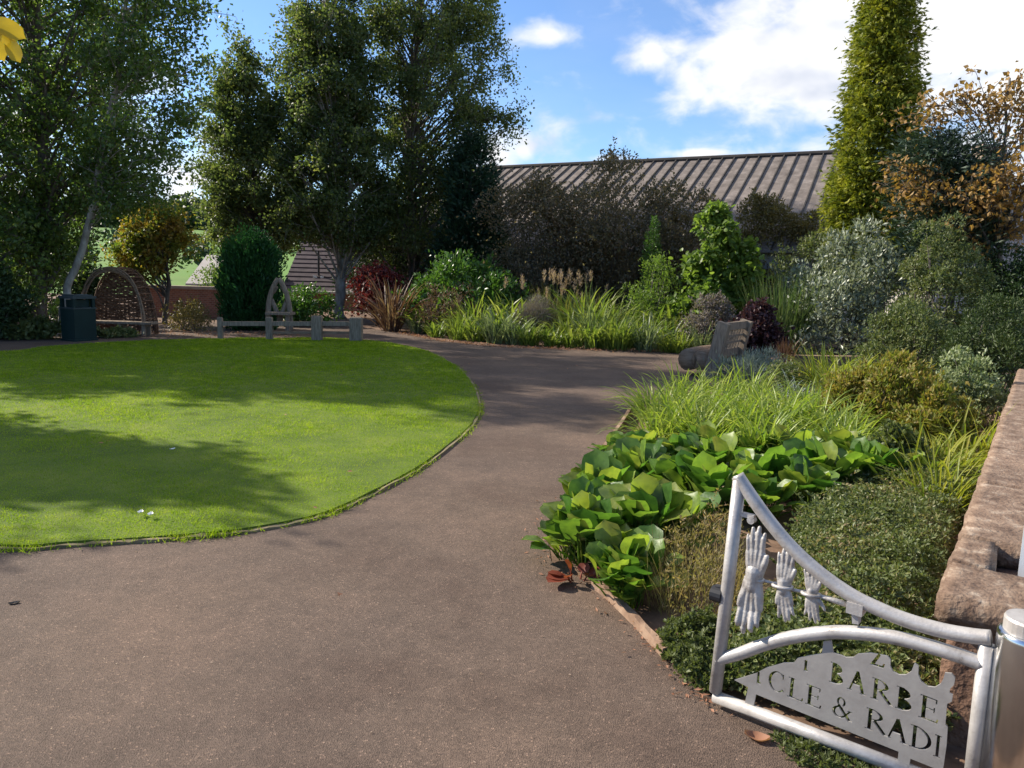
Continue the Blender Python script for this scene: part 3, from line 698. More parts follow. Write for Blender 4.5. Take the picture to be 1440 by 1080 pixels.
shrub('yew_mound', "dense dark yew mound right of the olive shrub", 1402, 10.6, 165, 416, M['yew'], 112, 18000, .055, .018, lumps=55, lr=.26, up=.6)
shrub('olive_mound', "low olive green mound at the foot of the tall olive shrub", 1295, 11.8, 175, 425, M['dullgreen'], 113, 12000, .055, .028, lumps=50, lr=.26)
shrub('heuchera_mound', "deep purple leaved mound right of the wooden bench", 1062, 14.4, 95, 428, M['heuchera'], 114, 5000, .075, .06, tmpl=OVAL, lumps=18, cat='plant')
shrub('heuchera_mound', "greyish purple leaved mound just behind the bench back", 1000, 16.6, 85, 416, M['mauve'], 115, 4000, .06, .035, lumps=16, cat='plant')
shrub('lavender', "grey mauve lavender mound in the middle of the far bed", 748, 18.6, 75, 418, M['mauve'], 116, 5500, .12, .008, lumps=16, up=1.4, cat='plant')
shrub('lavender', "silvery lavender mound beside the bench", 1062, 11.4, 105, 494, M['lavender'], 117, 5000, .09, .010, lumps=18, up=1.4, cat='plant')
shrub('low_shrub', "dark small leaved mound behind the strappy clumps", 1118, 10.2, 95, 512, M['mat'], 118, 4500, .04, .02, lumps=16)
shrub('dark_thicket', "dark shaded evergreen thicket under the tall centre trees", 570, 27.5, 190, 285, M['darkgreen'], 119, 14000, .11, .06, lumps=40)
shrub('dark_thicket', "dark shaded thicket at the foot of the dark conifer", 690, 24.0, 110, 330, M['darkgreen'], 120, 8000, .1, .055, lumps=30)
shrub('shade_shrub', "yellow green shrub in shade below the purple tiled roof", 428, 21.4, 90, 404, M['laurel'], 121, 3800, .1, .045, lumps=18, tmpl=OVAL)
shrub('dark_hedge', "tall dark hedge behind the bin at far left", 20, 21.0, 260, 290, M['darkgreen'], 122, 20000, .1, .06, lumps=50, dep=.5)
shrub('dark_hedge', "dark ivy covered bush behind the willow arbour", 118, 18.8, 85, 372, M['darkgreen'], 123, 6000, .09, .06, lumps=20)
shrub('brown_shrub', "small reddish brown shrub against the brick wall", 262, 18.6, 80, 424, M['clipped'], 124, 2600, .06, .035, lumps=20)
shrub('pale_plant', "pale green leafy plant at far left edge of lawn", 42, 15.6, 75, 452, M['smallgreen'], 125, 1800, .10, .06, lumps=12, tmpl=OVAL, cat='plant')
shrub('low_green_plant', "low green plant at the foot of the willow arbour", 160, 16.4, 60, 464, M['dullgreen'], 126, 1500, .08, .04, lumps=10, cat='plant')
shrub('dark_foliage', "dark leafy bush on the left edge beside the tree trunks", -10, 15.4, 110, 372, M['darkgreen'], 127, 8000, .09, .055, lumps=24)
shrub('dark_thicket', "dark bush behind the small birch and cypress", 320, 25.0, 90, 350, M['alder'], 128, 6000, .09, .05, lumps=24)
shrub('grey_green_shrub', "grey green shrub beside the reeds under the clipped hedge", 1120, 18.6, 110, 330, M['dullgreen'], 129, 9000, .07, .035, lumps=26)
# near bed shrubs
shrub('sedum_clump', "bushy yellow and russet leaved plant in the middle of near bed", 1262, 8.0, 205, 500, M['sedum'], 130, 13000, .055, .024, lumps=60, lr=.2, up=.8, cat='plant')
shrub('sedum_clump', "russet tinged leafy plant beside the yellow strappy clump", 1340, 7.0, 130, 545, M['sedum'], 131, 8000, .05, .024, lumps=40, lr=.22, up=.8, cat='plant')
shrub('variegated_shrub', "pale cream variegated shrub beside the stone wall", 1374, 8.6, 115, 496, M['variegated'], 132, 7000, .05, .025, lumps=24, cat='shrub')
shrub('teal_plant', "low bluish green leafy plant between strappy clumps", 1268, 5.9, 110, 598, M['smallgreen'], 133, 4000, .045, .03, lumps=16, tmpl=OVAL, cat='plant')

# flat mats of small leaves near the gate
def carpet(name, label, ctrpx, outline_px, h, mt, seed, n, L, Wd, cat='ground cover', bumps=26, up=.6, tmpl=DIAMOND, thick=.16):
    g = np.random.default_rng(seed)
    poly = spline([G(x, y)[:2] for x, y in outline_px], 5, closed=True)
    lo, hi = poly.min(0), poly.max(0)
    P = g.uniform(lo, hi, (n*3, 2)); P = P[inside(P, poly)][:n]; n = len(P)
    bc = g.uniform(lo, hi, (bumps, 2)); br = g.uniform(.05, .17, bumps)*np.min(hi-lo)*1.2
    hs = np.zeros(n)
    for c, r_ in zip(bc, br): hs = np.maximum(hs, np.exp(-np.sum((P-c)**2, 1)/(r_*r_)))
    # fall to the ground at the rim
    dist = np.min(np.linalg.norm(P[:, None]-poly[None, ::2], axis=2), 1)
    rim = np.clip(dist/.16, 0, 1)**.6
    z = h*(.42+.58*hs)*rim
    z = z*(1-thick*g.random(n)**1.0*2.2*(g.random(n) < .7)); z = np.maximum(z, .012)
    D = rdir(n, up, g); Nn = rdir(n, .7, g)
    base = np.array([*poly.mean(0), 0])
    root = empty(name, base, label, cat)
    fo = MB(); fo.leaves(np.c_[P, z]-base, D, Nn, L*g.uniform(.6, 1.4, n), Wd*g.uniform(.7, 1.3, n), tmpl)
    m_ = max(20, n//110)
    for i in range(m_):
        p = np.r_[P[i], z[i]]-base; d = nrm(np.array([g.normal(0, .6), g.normal(0, .6), .8])); Ls = h*g.uniform(.2, .75); k = 22
        t = g.random(k); a = g.random(k)*6.283
        q = p+d*(t*Ls)[:, None]-np.array([0, 0, 1.0])*(.35*Ls*t*t)[:, None]
        q[:, 2] = np.maximum(q[:, 2], .01)
        fo.leaves(q, d*.6+np.c_[np.cos(a), np.sin(a), np.full(k, .1)], rdir(k, .7, g), L*1.15*g.uniform(.7, 1.2, k), Wd*g.uniform(.8, 1.2, k), tmpl)
    fo.build('foliage', mt, root)
    return root
carpet('cotoneaster_mat', "dark small leaved creeping shrub filling the bed behind the gate", None,
       [(1130, 745), (1165, 715), (1240, 690), (1330, 690), (1372, 700), (1345, 760), (1325, 830), (1300, 905), (1180, 900), (1120, 850), (1105, 790)],   .27, M['mat'], 201, 32000, .026, .015, bumps=150, thick=.4)
carpet('cotoneaster_mat', "small leaved ground cover seen through the lower gate opening", None,
       [(1010, 950), (1040, 880), (1110, 862), (1200, 895), (1310, 915), (1345, 960), (1345, 1040), (1260, 1052), (1130, 1012), (1040, 982)], .2, M['mat'], 202, 22000, .024, .016, bumps=60)
carpet('heath_plant', "wispy brown green heath in front of the large glossy leaves", None,
       [(905, 835), (925, 790), (975, 762), (1035, 770), (1060, 820), (1040, 880), (990, 900), (935, 880)], .30, M['heath'], 203, 4200, .024, .008, bumps=70, up=1.2, thick=.3)
carpet('creeping_plant', "small green leaved creeper spilling over path left of gate", None,
       [(920, 905), (960, 885), (1010, 890), (1035, 930), (1020, 975), (985, 975), (950, 950)], .16, M['smallgreen'], 204, 7000, .020, .014, bumps=30)
carpet('creeping_plant', "grass and tiny weeds along the path below the gate", None,
       [(1085, 1040), (1120, 1040), (1190, 1065), (1240, 1090), (1200, 1110), (1130, 1085)], .06, M['smallgreen'], 205, 1200, .02, .008, bumps=14)

# ------------------------------------------------------------------ strap-leaved clumps
def blades(b, g, n, L, wd, r, lean=(0.05, .75), bend=(.4, 1.6), seg=6, mi=0, z0=0.0):
    az = g.random(n)*6.283; rr = r*np.sqrt(g.random(n)); a0 = g.random(n)*6.283
    base = np.c_[np.cos(a0)*rr, np.sin(a0)*rr, np.full(n, z0)]
    az = np.where(g.random(n) < .7, a0+g.normal(0, .6, n), az)
    Ls = L*g.uniform(.55, 1.15, n); th0 = g.uniform(*lean, n); bd = g.uniform(*bend, n)
    t = np.linspace(0, 1, seg+1); pos = base.copy(); rows = []
    H = np.c_[np.cos(az), np.sin(az), np.zeros(n)]; sdv = np.c_[-np.sin(az), np.cos(az), np.zeros(n)]
    tw = g.normal(0, .35, n)
    for i in range(seg+1):
        w = wd*(1-.15*(1-t[i]))*np.sqrt(np.clip(1-t[i]**2.4, 0.006, 1))*(.6+.4*min(1, t[i]*4))
        th = th0+bd*t[i]**1.6
        up = np.c_[H[:, :2]*np.sin(th)[:, None], np.cos(th)]
        nn = np.c_[-H[:, :2]*np.cos(th)[:, None], np.sin(th)]
        s = sdv*np.cos(tw*t[i])[:, None]+nn*np.sin(tw*t[i])[:, None]
        wv = np.broadcast_to(np.asarray(w), (n,))[:, None]
        rows.append(np.stack([pos-s*wv/2, pos+nn*wv*-.12, pos+s*wv/2], 1))
        pos = pos+up*(Ls/seg)[:, None]; pos[:, 2] = np.maximum(pos[:, 2], .012)
    V = np.stack(rows, 1).reshape(n, -1, 3)      # n,(seg+1)*3,3
    k = (seg+1)*3
    f = np.array([[i*3+j, i*3+j+1, (i+1)*3+j+1, (i+1)*3+j] for i in range(seg) for j in range(2)])
    b.add(V.reshape(-1, 3), (f[None]+(np.arange(n)*k)[:, None, None]).reshape(-1, 4), mi)
    return b
def strap_mesh(seed, n, L, wd, r, **kw):
    b = MB(); blades(b, np.random.default_rng(seed), n, L, wd, r, **kw); return b
def row(name, label, cat, group, spots, protos, seed, mname='leaves'):
    g = np.random.default_rng(seed)
    for i, (px, Y, s) in enumerate(spots):
        x = at(px, 470, Y)[0]; p = protos[i % len(protos)]
        o = bpy.data.objects.new(name, p); COL.objects.link(o)
        p = protos[g.integers(0, len(protos))]; o.data = p
        o.location = (x, Y, 0); o.rotation_euler.z = g.random()*6.283; o.scale = (s*g.uniform(.9, 1.1), s*g.uniform(.9, 1.1), s*g.uniform(.9, 1.15))
        tag(o, label, cat, group)
def edgeY(px):   # far bed's front edge
    xs = [560, 620, 700, 800, 950, 1000]; ys = [20.0, 18.0, 16.9, 16.4, 15.9, 15.7]
    return float(np.interp(px, xs, ys))
farp = [strap_mesh(300+i, [130, 90, 150, 110, 70][i], [.62, .5, .66, .7, .55][i], [.028, .034, .022, .026, .05][i], .2, bend=(.5, 1.7)).mesh('daylily_clump', M[['strap', 'strapmix', 'strap', 'strapblue', 'strap'][i]]) for i in range(5)]
spots = []
for px in range(585, 1000, 27):
    spots.append((px+rng.uniform(-8, 8), edgeY(px)+.35+rng.uniform(0, .2), rng.uniform(.95, 1.25)))
for px in range(600, 960, 34):
    if abs(px-750) < 30: continue
    spots.append((px+rng.uniform(-8, 8), edgeY(px)+1.25+rng.uniform(-.1, .3), rng.uniform(1.35, 1.75)))
for px in (690, 722, 822, 858, 890, 930, 965): spots.append((px, edgeY(px)+2.3, rng.uniform(1.8, 2.2)))
row('daylily_clump', "strap leaved green clump in the long bed across the path", 'plant', "strap leaved clumps along the far bed", spots, farp, 5)
mid = [strap_mesh(320+i, 110, .75, .022, .25, lean=(0, .4), bend=(.2, 1.0)).mesh('grass_clump', M['miscanthus']) for i in range(2)]
row('grass_clump', "upright yellow green grass clump behind the far strap leaved clumps", 'grass clump', "upright grasses in the far bed",
    [(700, 19.6, 1.1), (735, 20, 1.2), (840, 19, 1.3), (870, 18.6, 1.1), (940, 17.8, 1.1), (965, 18.2, 1.2)], mid, 6)
nearp = [strap_mesh(340+i, 150, .62, .021, .17, lean=(.05, .9), bend=(.7, 2.0), seg=7).mesh('daylily_clump', M['strapnear']) for i in range(4)]
spots = [(925, 8.3, .95), (965, 8.7, 1), (1010, 9.0, 1), (1060, 9.2, 1), (955, 7.7, 1), (1005, 7.9, 1.05), (1055, 8.1, 1.05), (1110, 8.3, 1.0), (1160, 8.6, 1),
         (935, 7.0, .85), (985, 7.0, 1), (1040, 7.1, 1.05), (1095, 7.2, 1.05), (1150, 7.4, 1.0), (1200, 7.5, .95), (1010, 6.4, .9), (1075, 6.4, .95), (1140, 6.5, .95), (1200, 6.7, .95)]
row('daylily_clump', "arching strap leaved clump right of the path behind the glossy leaves", 'plant', "arching strap leaved clumps in the near bed", spots, nearp, 7)
yel = [strap_mesh(360+i, 130, .75, .024, .2, lean=(.05, .6), bend=(.4, 1.5)).mesh('crocosmia_clump', M['strapyellow']) for i in range(2)]
row('crocosmia_clump', "yellowing sword leaved clump in front of the silver shrub", 'plant', "yellowing clumps before the silver shrub", [(1165, 10.2, .95), (1205, 10.0, 1.05), (1240, 10.3, 1.0), (1185, 9.3, .9), (1225, 9.2, .9)], yel, 8)
tag(strap_mesh(390, 260, .34, .004, .26, lean=(0, .7), bend=(.0, .6), seg=4).build('wispy_stems', M['heath'], loc=(G(975, 850)[0], G(975, 850)[1], 0)), "dry wispy brown stems beside the black knob of the gate", 'plant')
rp = [strap_mesh(380+i, 130, .55, .018, .16, lean=(.05, .8), bend=(.5, 1.8)).mesh('strappy_clump', M['strapyellow']) for i in range(2)]
row('strappy_clump', "yellow green strappy clump close beside the stone wall", 'plant', "strappy clumps beside the stone wall", [(1320, 5.6, 1), (1365, 5.9, 1), (1345, 5.0, .9), (1392, 6.5, 1)], rp, 9)
# tall reeds, bronze flax, variegated flax, plumed grass
tag(strap_mesh(400, 420, 1.7, .02, .55, lean=(0, .3), bend=(.05, .55)).build('reed_clump', M['reed'], loc=(at(1098, 460, 16.6)[0], 16.6, 0)), "tall grey green reed clump left of the silver shrub", 'grass clump')
tag(strap_mesh(401, 150, 1.5, .05, .25, lean=(.05, .8), bend=(.3, 1.5)).build('bronze_flax', M['bronze'], loc=(at(550, 460, 20.2)[0], 20.2, 0)), "bronze sword leaved flax clump at left end of far bed", 'plant')
tag(strap_mesh(402, 60, .75, .045, .2, lean=(.05, .7), bend=(.3, 1.4)).build('variegated_flax', M['variegated'], loc=(at(1408, 420, 12.6)[0], 12.6, .35)), "grey striped sword leaved plant above the yew mound", 'plant')
tag(strap_mesh(403, 90, .6, .02, .12, lean=(.0, .5), bend=(.1, .8)).build('red_grass_clump', M['bronze'], loc=(at(1107, 480, 13.6)[0], 13.6, 0)), "small reddish bladed clump right of the purple mound", 'plant')
tag(strap_mesh(404, 160, .5, .016, .2, lean=(.1, .9), bend=(.7, 2.0)).build('striped_sedge', M['lavender'], loc=(at(1120, 530, 9.5)[0], 9.5, 0)), "pale striped sedge tuft behind the near strappy clumps", 'plant')
def plumed():
    x, Y = at(792, 440, 19.8)[0], 19.8
    root = empty('plumed_grass', (x, Y, 0), "tall grass with pinkish plumes in front of the purple shrubs", 'grass clump')
    g = np.random.default_rng(44); b = MB(); blades(b, g, 420, 1.35, .018, .75, lean=(0, .45), bend=(.2, 1.2)); b.build('leaves', M['miscanthus'], root)
    pl = MB(); st = MB()
    for i in range(30):
        p = np.array([g.normal(0, .42), g.normal(0, .3), 0]); h = g.uniform(1.15, 1.75); tip = p+np.array([p[0]*.25+g.normal(0, .08), g.normal(0, .08), h])
        st.tube([p, tip], [.004, .002], 3, cap=False)
        k = 46; t = g.random(k); q = tip[None]-np.array([0, 0, .26])*t[:, None]+g.normal(0, .018, (k, 3))
        D = np.c_[g.normal(0, .5, (k, 2)), np.ones(k)]; pl.leaves(q, D, rdir(k, 0, g), .09, .012, DIAMOND)
    st.build('stalks', M['miscanthus'], root); pl.build('plumes', M['plume'], root)
plumed()
def spire(name, label, px, Y, toppy, seed, mt, wd=.16):
    x = at(px, 440, Y)[0]; h = at(px, toppy, Y)[2]; g = np.random.default_rng(seed)
    root = empty(name, (x, Y, 0), label, 'plant')
    st = MB(); fo = MB()
    for s in range(4):
        p = np.array([g.normal(0, .1), g.normal(0, .1), 0]); hh = h*g.uniform(.78, 1) if s else h
        st = MB(); st.tube([p, p*1.3+np.array([0, 0, hh])], [.012, .003], 4, cap=False); st.build('stem', M['dullgreen'], root)
        k = 700; t = g.random(k)**.8; rr = wd*(1-t)**.6*1.0+.02; a = g.random(k)*6.283
        P = p+np.c_[np.cos(a)*rr*g.random(k), np.sin(a)*rr*g.random(k), hh*(.25+.75*t)]
        fo.leaves(P, np.c_[np.cos(a), np.sin(a), np.full(k, .5)], rdir(k, .8, g), .09, .022, DIAMOND)
    fo.build('foliage', mt, root)
spire('spire_plant', "tall feathery spire left of the bright lime shrub", 915, 19.6, 305, 61, M['laurel'])
spire('spire_plant', "tall feathery spire rising above the bright lime shrub", 1000, 19.4, 284, 62, M['brightgreen'], .2)

# ------------------------------------------------------------------ large glossy leaved bergenia
def bergenia_mesh(seed, n=38, L=.18, h=.19, mt=None, spread=.2):
    g = np.random.default_rng(seed); b = MB()
    az = g.random(n)*6.283; lean = np.clip(np.abs(g.normal(.38, .3, n)), .03, .95); r0 = g.random(n)**.6*.1
    base = np.c_[np.cos(az)*r0, np.sin(az)*r0, np.full(n, .02)]
    pl = h*g.uniform(.55, 1.1, n); D0 = np.c_[np.cos(az)*np.sin(lean), np.sin(az)*np.sin(lean), np.cos(lean)]
    top = base+D0*pl[:, None]; top[:, 2] = np.maximum(top[:, 2], .05)
    l2 = np.minimum(lean+g.uniform(-.25, .6, n), 1.25); az2 = az+g.normal(0, .5, n)
    D = np.c_[np.cos(az2)*np.sin(l2), np.sin(az2)*np.sin(l2), np.cos(l2)]
    Nn = np.c_[-np.cos(az2)*np.cos(l2), -np.sin(az2)*np.cos(l2), np.sin(l2)]+g.normal(0, .25, (n, 3))
    sz = L*g.uniform(.5, 1.15, n)
    b.leaves(top, D, Nn, sz, sz*g.uniform(.86, 1.04, n), ROUND)
    for i in range(n): b.tube([base[i], base[i]*.5+top[i]*.5+np.array([0, 0, .01]), top[i], top[i]+D[i]*sz[i]*.35], [.006, .005, .005, .002], 4, cap=False)
    return b.mesh('bergenia_plant', mt or M['bergenia'], smooth=True)
bp_ = [bergenia_mesh(500+i) for i in range(5)]
bspots = [(800, 800, 1.0), (790, 755, .95), (845, 790, 1.05), (880, 830, .9), (845, 735, 1.05), (905, 780, 1.1), (820, 700, .9), (885, 700, 1.05), (950, 770, 1.0), (940, 710, 1.1),
          (900, 665, 1.0), (960, 670, 1.0), (1000, 730, 1.1), (1010, 680, 1.05), (1060, 705, 1.1), (1070, 735, 1.0), (1110, 700, 1.1), (1060, 660, 1.0), (1120, 665, 1.0), (1160, 700, 1.1),
          (1180, 670, 1.05), (1215, 695, 1.1), (1250, 700, 1.0), (1280, 695, .9), (1230, 668, .95), (800, 735, .9), (1140, 725, .95), (870, 655, .85), (985, 655, .9), (862, 842, .75), (885, 858, .6), (1275, 672, .8), (1300, 690, .75), (775, 790, .7)]
g_ = np.random.default_rng(77)
for i, (px, py, s) in enumerate(bspots):
    px += (36 if py < 780 else 20) if px < 830 else 0
    p = G(px, py, .04); o = bpy.data.objects.new('bergenia_plant', bp_[i % 5]); COL.objects.link(o)
    o.location = (p[0]+.03, p[1]+.12, 0); o.rotation_euler.z = g_.random()*6.283; o.scale = (s, s, s*g_.uniform(.9, 1.15))
    tag(o, "big glossy round leaved plant at the front of the bed", 'plant', "glossy round leaved plants spilling over path edge")
rb = bergenia_mesh(560, 9, .13, .08, M['bergred'])
for (px, py, s, lb) in [(888, 628, 1.0, "red leaves low at the bed edge beside the straight edging board"), (812, 815, .85, "dry red leaf cluster on the path edge under glossy leaves")]:
    o = bpy.data.objects.new('red_leaf_cluster', rb); COL.objects.link(o); p = G(px, py, .02); o.location = (p[0], p[1], 0); o.scale = (s, s, .7*s); tag(o, lb, 'plant')

# ------------------------------------------------------------------ the gate
A0 = G(1003, 976, .05); B0 = G(1364, 1121, .05)
GU = nrm((B0-A0)*np.array([1, 1, 0])); GN = np.array([GU[1], -GU[0], 0])
if GN[1] > 0: GN = -GN            # towards the viewer
GV = np.array([0, 0, 1.0])
def GP(px, py):
    d = ray(px, py); t = ((A0-CAMP)@GN)/(d@GN); p = CAMP+d*t-A0; return np.array([p@GU, p[2]])
def gw(uv, w=0.0): return np.array([uv[0], 0, uv[1]])+np.array([0, -w, 0])   # local gate frame: x along gate, -y towards viewer
gate_rz = math.atan2(GU[1], GU[0])
gate = empty('metal_gate', A0, "silver painted tubular metal gate with cast hands and cut-out lettering", 'gate', rz=gate_rz)
# local +y of the empty = rotate90(GU); viewer side is -y when GN = (GU.y,-GU.x)
flip = 1.0 if np.allclose(GN, [GU[1], -GU[0], 0]) else -1.0
def gpath(pxs, w=0.0): return np.array([[u, -flip*w, v] for u, v in (GP(x, y) for x, y in pxs)])
c2 = lambda x, y: (980+x/2.4543, 640+y/2.4543)
TR = .0235
b = MB(); b.tube(gpath([c2(148, 78), c2(108, 440), c2(64, 815)]), TR, 16); b.build('stile', M['gate'], gate, smooth=False).data.polygons.foreach_set
top = spline(gpath([c2(*p) for p in [(140, 70), (185, 138), (250, 228), (330, 322), (425, 408), (530, 482), (630, 532), (730, 572), (850, 606), (950, 624), (1015, 631)]]), 4)
MB().tube(top, TR, 16).build('top_rail', M['gate'], gate, smooth=True)
arch = spline(gpath([c2(*p) for p in [(72, 705), (150, 684), (230, 655), (330, 628), (450, 612), (560, 614), (680, 629), (800, 659), (900, 690), (990, 722)]]), 4)
MB().tube(arch, TR*.98, 16).build('arch_rail', M['gate'], gate, smooth=True)
pb = GP(*c2(60, 832)); pe = GP(1364, 1117)
MB().tube([[pb[0], 0, pb[1]], [pe[0], 0, pe[1]]], TR*.98, 16).build('bottom_rail', M['gate'], gate, smooth=True)
rt = GP(*c2(1003, 655)); rb2 = GP(1357, 1140)
MB().tube([[rt[0], 0, rt[1]], [rt[0]+.004, 0, .0]], TR, 16).build('stile', M['gate'], gate, smooth=True)
for o in gate.children:
    o.data.polygons.foreach_set('use_smooth', np.ones(len(o.data.polygons), bool))
# latch parts
lp = GP(*c2(64, 478)); b = MB(); b.tube([[lp[0]-.012, 0, lp[1]], [lp[0]+.03, 0, lp[1]]], .03, 14); b.tube([[lp[0]+.0, 0, lp[1]+.03], [lp[0]+.03, 0, lp[1]+.034]], .008, 8)
b.build('buffer', M['black'], gate)
lq = GP(*c2(190, 216)); b = MB(); b.box([lq[0]-.015, 0, lq[1]+.005], [.05, .02, .014]); b.tube([[lq[0]+.0, -.012, lq[1]-.008], [lq[0], .012, lq[1]-.008]], .014, 10)
b.build('latch_keeper', M['cast'], gate)

# plate with cut-out lettering
def quad(p, q, w):
    p = np.array(p, float); q = np.array(q, float); d = q-p; d /= np.linalg.norm(d); n = np.array([-d[1], d[0]])*w/2
    return [p-n, q-n, q+n, p+n]
def rect(x0, y0, x1, y1): return [(x0, y0), (x1, y0), (x1, y1), (x0, y1)]
def arcp(cx, cy, rx, ry, a0, a1, wx, wy, n=14):
    a = np.radians(np.linspace(a0, a1, n)); o = [(cx+rx*math.cos(t), cy+ry*math.sin(t)) for t in a]
    i = [(cx+(rx-wx)*math.cos(t), cy+(ry-wy)*math.sin(t)) for t in a[::-1]]; return o+i
ST = .15; TH = .075
def stem(x, serif=.09): return [rect(x, 0, x+ST, 1), rect(x-serif, 0, x+ST+serif, .06), rect(x-serif, .94, x+ST+serif, 1)]
def halfdisc(x, y, rx, ry, n=12):
    a = np.radians(np.linspace(-90, 90, n)); return [(x+rx*math.cos(t), y+ry*math.sin(t)) for t in a]
GL = {
 'I': (stem(.1), .36),
 'C': ([arcp(.5, .5, .48, .51, 48, 312, .14, .07), rect(.74, .70, .80, .95), quad((.74, .2), (.86, .14), .07)], .92),
 'L': (stem(.1) + [rect(.1, 0, .66, .075), quad((.66, .0), (.70, .2), .06)], .74),
 'E': (stem(.1) + [rect(.1, 0, .66, .075), rect(.1, .925, .62, 1), rect(.1, .48, .55, .55), quad((.655, .0), (.70, .2), .06), rect(.575, .8, .63, 1), rect(.52, .40, .57, .63)], .76),
 'R': (stem(.1) + [arcp(.25, .74, .46, .26, -90, 90, .15, .07), quad((.36, .5), (.83, .03), .15), rect(.2, .48, .36, .55), rect(.74, 0, .95, .06), rect(.2, .93, .3, 1)], .92),
 'A': ([quad((.14, 0), (.47, 1), .08), quad((.82, 0), (.47, 1.0), .16), [(.28, .33), (.70, .33), (.47, .95)], rect(.02, 0, .27, .06), rect(.66, 0, .98, .06)], .96),
 'D': (stem(.1) + [arcp(.22, .5, .66, .5, -90, 90, .16, .075), rect(.2, 0, .3, .075), rect(.2, .925, .3, 1)], .92),
 'B': (stem(.1) + [halfdisc(.2, .75, .40, .25), halfdisc(.2, .27, .48, .27)], .74),
 '&': ([arcp(.42, .77, .21, .23, 0, 360, .10, .07, 26)[:-1] if False else arcp(.42, .77, .21, .23, -60, 240, .10, .07), arcp(.38, .27, .34, .28, 60, 330, .14, .08),
        quad((.30, .6), (.86, .02), .15), quad((.6, .12), (.86, .46), .08), rect(.74, .42, .98, .49), rect(.78, 0, 1.0, .06)], 1.0),
}
cutter = MB()
def tpx(x, y): return (1020+x/3.4286, 880+y/3.4286)
TH_ = .007
def cut_poly(poly_crop):
    uv = np.array([GP(*tpx(x, y)) for x, y in poly_crop])
    a = .5*np.sum(uv[:, 0]*np.roll(uv[:, 1], -1)-uv[:, 1]*np.roll(uv[:, 0], -1))
    if a < 0: uv = uv[::-1]
    cutter.prism(uv, -.03, .03, xf=lambda v: np.c_[v[:, 0], -v[:, 2], v[:, 1]])
def letter(ch, x, y, w, h, slope=.405, lean=-.11):
    polys, adv = GL[ch]
    for i_, p in enumerate(polys):
        e = 1.0+.0007*i_
        cut_poly([(x+(a/adv)*w*e + lean*-1*c*h*.9, y+slope*(a/adv)*w - c*h*e) for a, c in p])
base1 = lambda x: 267+.395*(x-500); base2 = lambda x: 318+.408*(x-250)
for ch, x, w, h in [('B', 500, 72, 98), ('A', 585, 92, 100), ('R', 700, 105, 102), ('B', 818, 84, 108), ('E', 930, 100, 112)]: letter(ch, x, base1(x), w, h, .395)
for ch, x, w, h in [('C', 203, 84, 97), ('L', 298, 78, 96), ('E', 385, 80, 97), ('&', 510, 102, 98), ('R', 672, 106, 102), ('A', 770, 108, 104), ('D', 886, 108, 108), ('I', 1002, 36, 106)]: letter(ch, x, base2(x), w, h, .408)
cut_poly([(152, 276), (170, 281), (172, 272), (164, 269), (168, 222), (157, 218), (153, 266)])
cut_poly([(378, 214), (398, 220), (399, 212), (393, 209), (398, 166), (384, 162), (381, 206)])
cut_poly([(697, 184), (762, 205), (772, 184), (763, 182), (757, 192), (722, 181), (752, 140), (738, 134)])
out_crop2 = [(130, 775), (205, 752), (240, 733), (300, 716), (335, 716), (348, 700), (385, 692), (432, 684), (438, 642), (464, 638), (472, 682), (500, 690), (515, 697), (540, 697), (556, 685), (600, 682), (640, 689),
             (658, 692), (669, 705), (668, 728), (678, 746), (698, 757), (722, 757), (741, 745), (752, 716), (766, 728), (764, 755), (775, 780), (797, 797), (822, 800), (842, 788), (852, 768), (857, 750), (880, 752), (892, 768), (888, 792),
             (874, 806), (872, 820), (884, 826), (880, 850), (864, 857), (858, 928), (866, 938), (862, 1000), (852, 1072), (848, 1090), (738, 1046), (728, 1100), (690, 1085), (697, 1022), (205, 824), (196, 868), (166, 858), (178, 800)]
uv = np.array([GP(*c2(x, y)) for x, y in out_crop2])
if .5*np.sum(uv[:, 0]*np.roll(uv[:, 1], -1)-uv[:, 1]*np.roll(uv[:, 0], -1)) < 0: uv = uv[::-1]
pm = MB(); pm.prism(uv, -TH_/2, TH_/2, xf=lambda v: np.c_[v[:, 0], -v[:, 2], v[:, 1]])
def eval_mesh(o):
    dg = bpy.context.evaluated_depsgraph_get(); dg.update(); return bpy.data.meshes.new_from_object(o.evaluated_get(dg))
po = pm.build('tmp_plate', M['plate']); co = cutter.build('tmp_cut', M['plate'])
for o in (po, co):
    bm = bmesh.new(); bm.from_mesh(o.data); bmesh.ops.recalc_face_normals(bm, faces=bm.faces[:]); bm.to_mesh(o.data); bm.free()
md = po.modifiers.new('b', 'BOOLEAN'); md.operation = 'DIFFERENCE'; md.solver = 'EXACT'; md.use_self = True; md.object = co
pmesh = eval_mesh(po); bpy.data.objects.remove(po); bpy.data.objects.remove(co)
pmesh.name = 'name_plate'; plo = bpy.data.objects.new('name_plate', pmesh); COL.objects.link(plo); plo.parent = gate
plo['label'] = "flat metal plate with cut-out words BARBE and RADI"

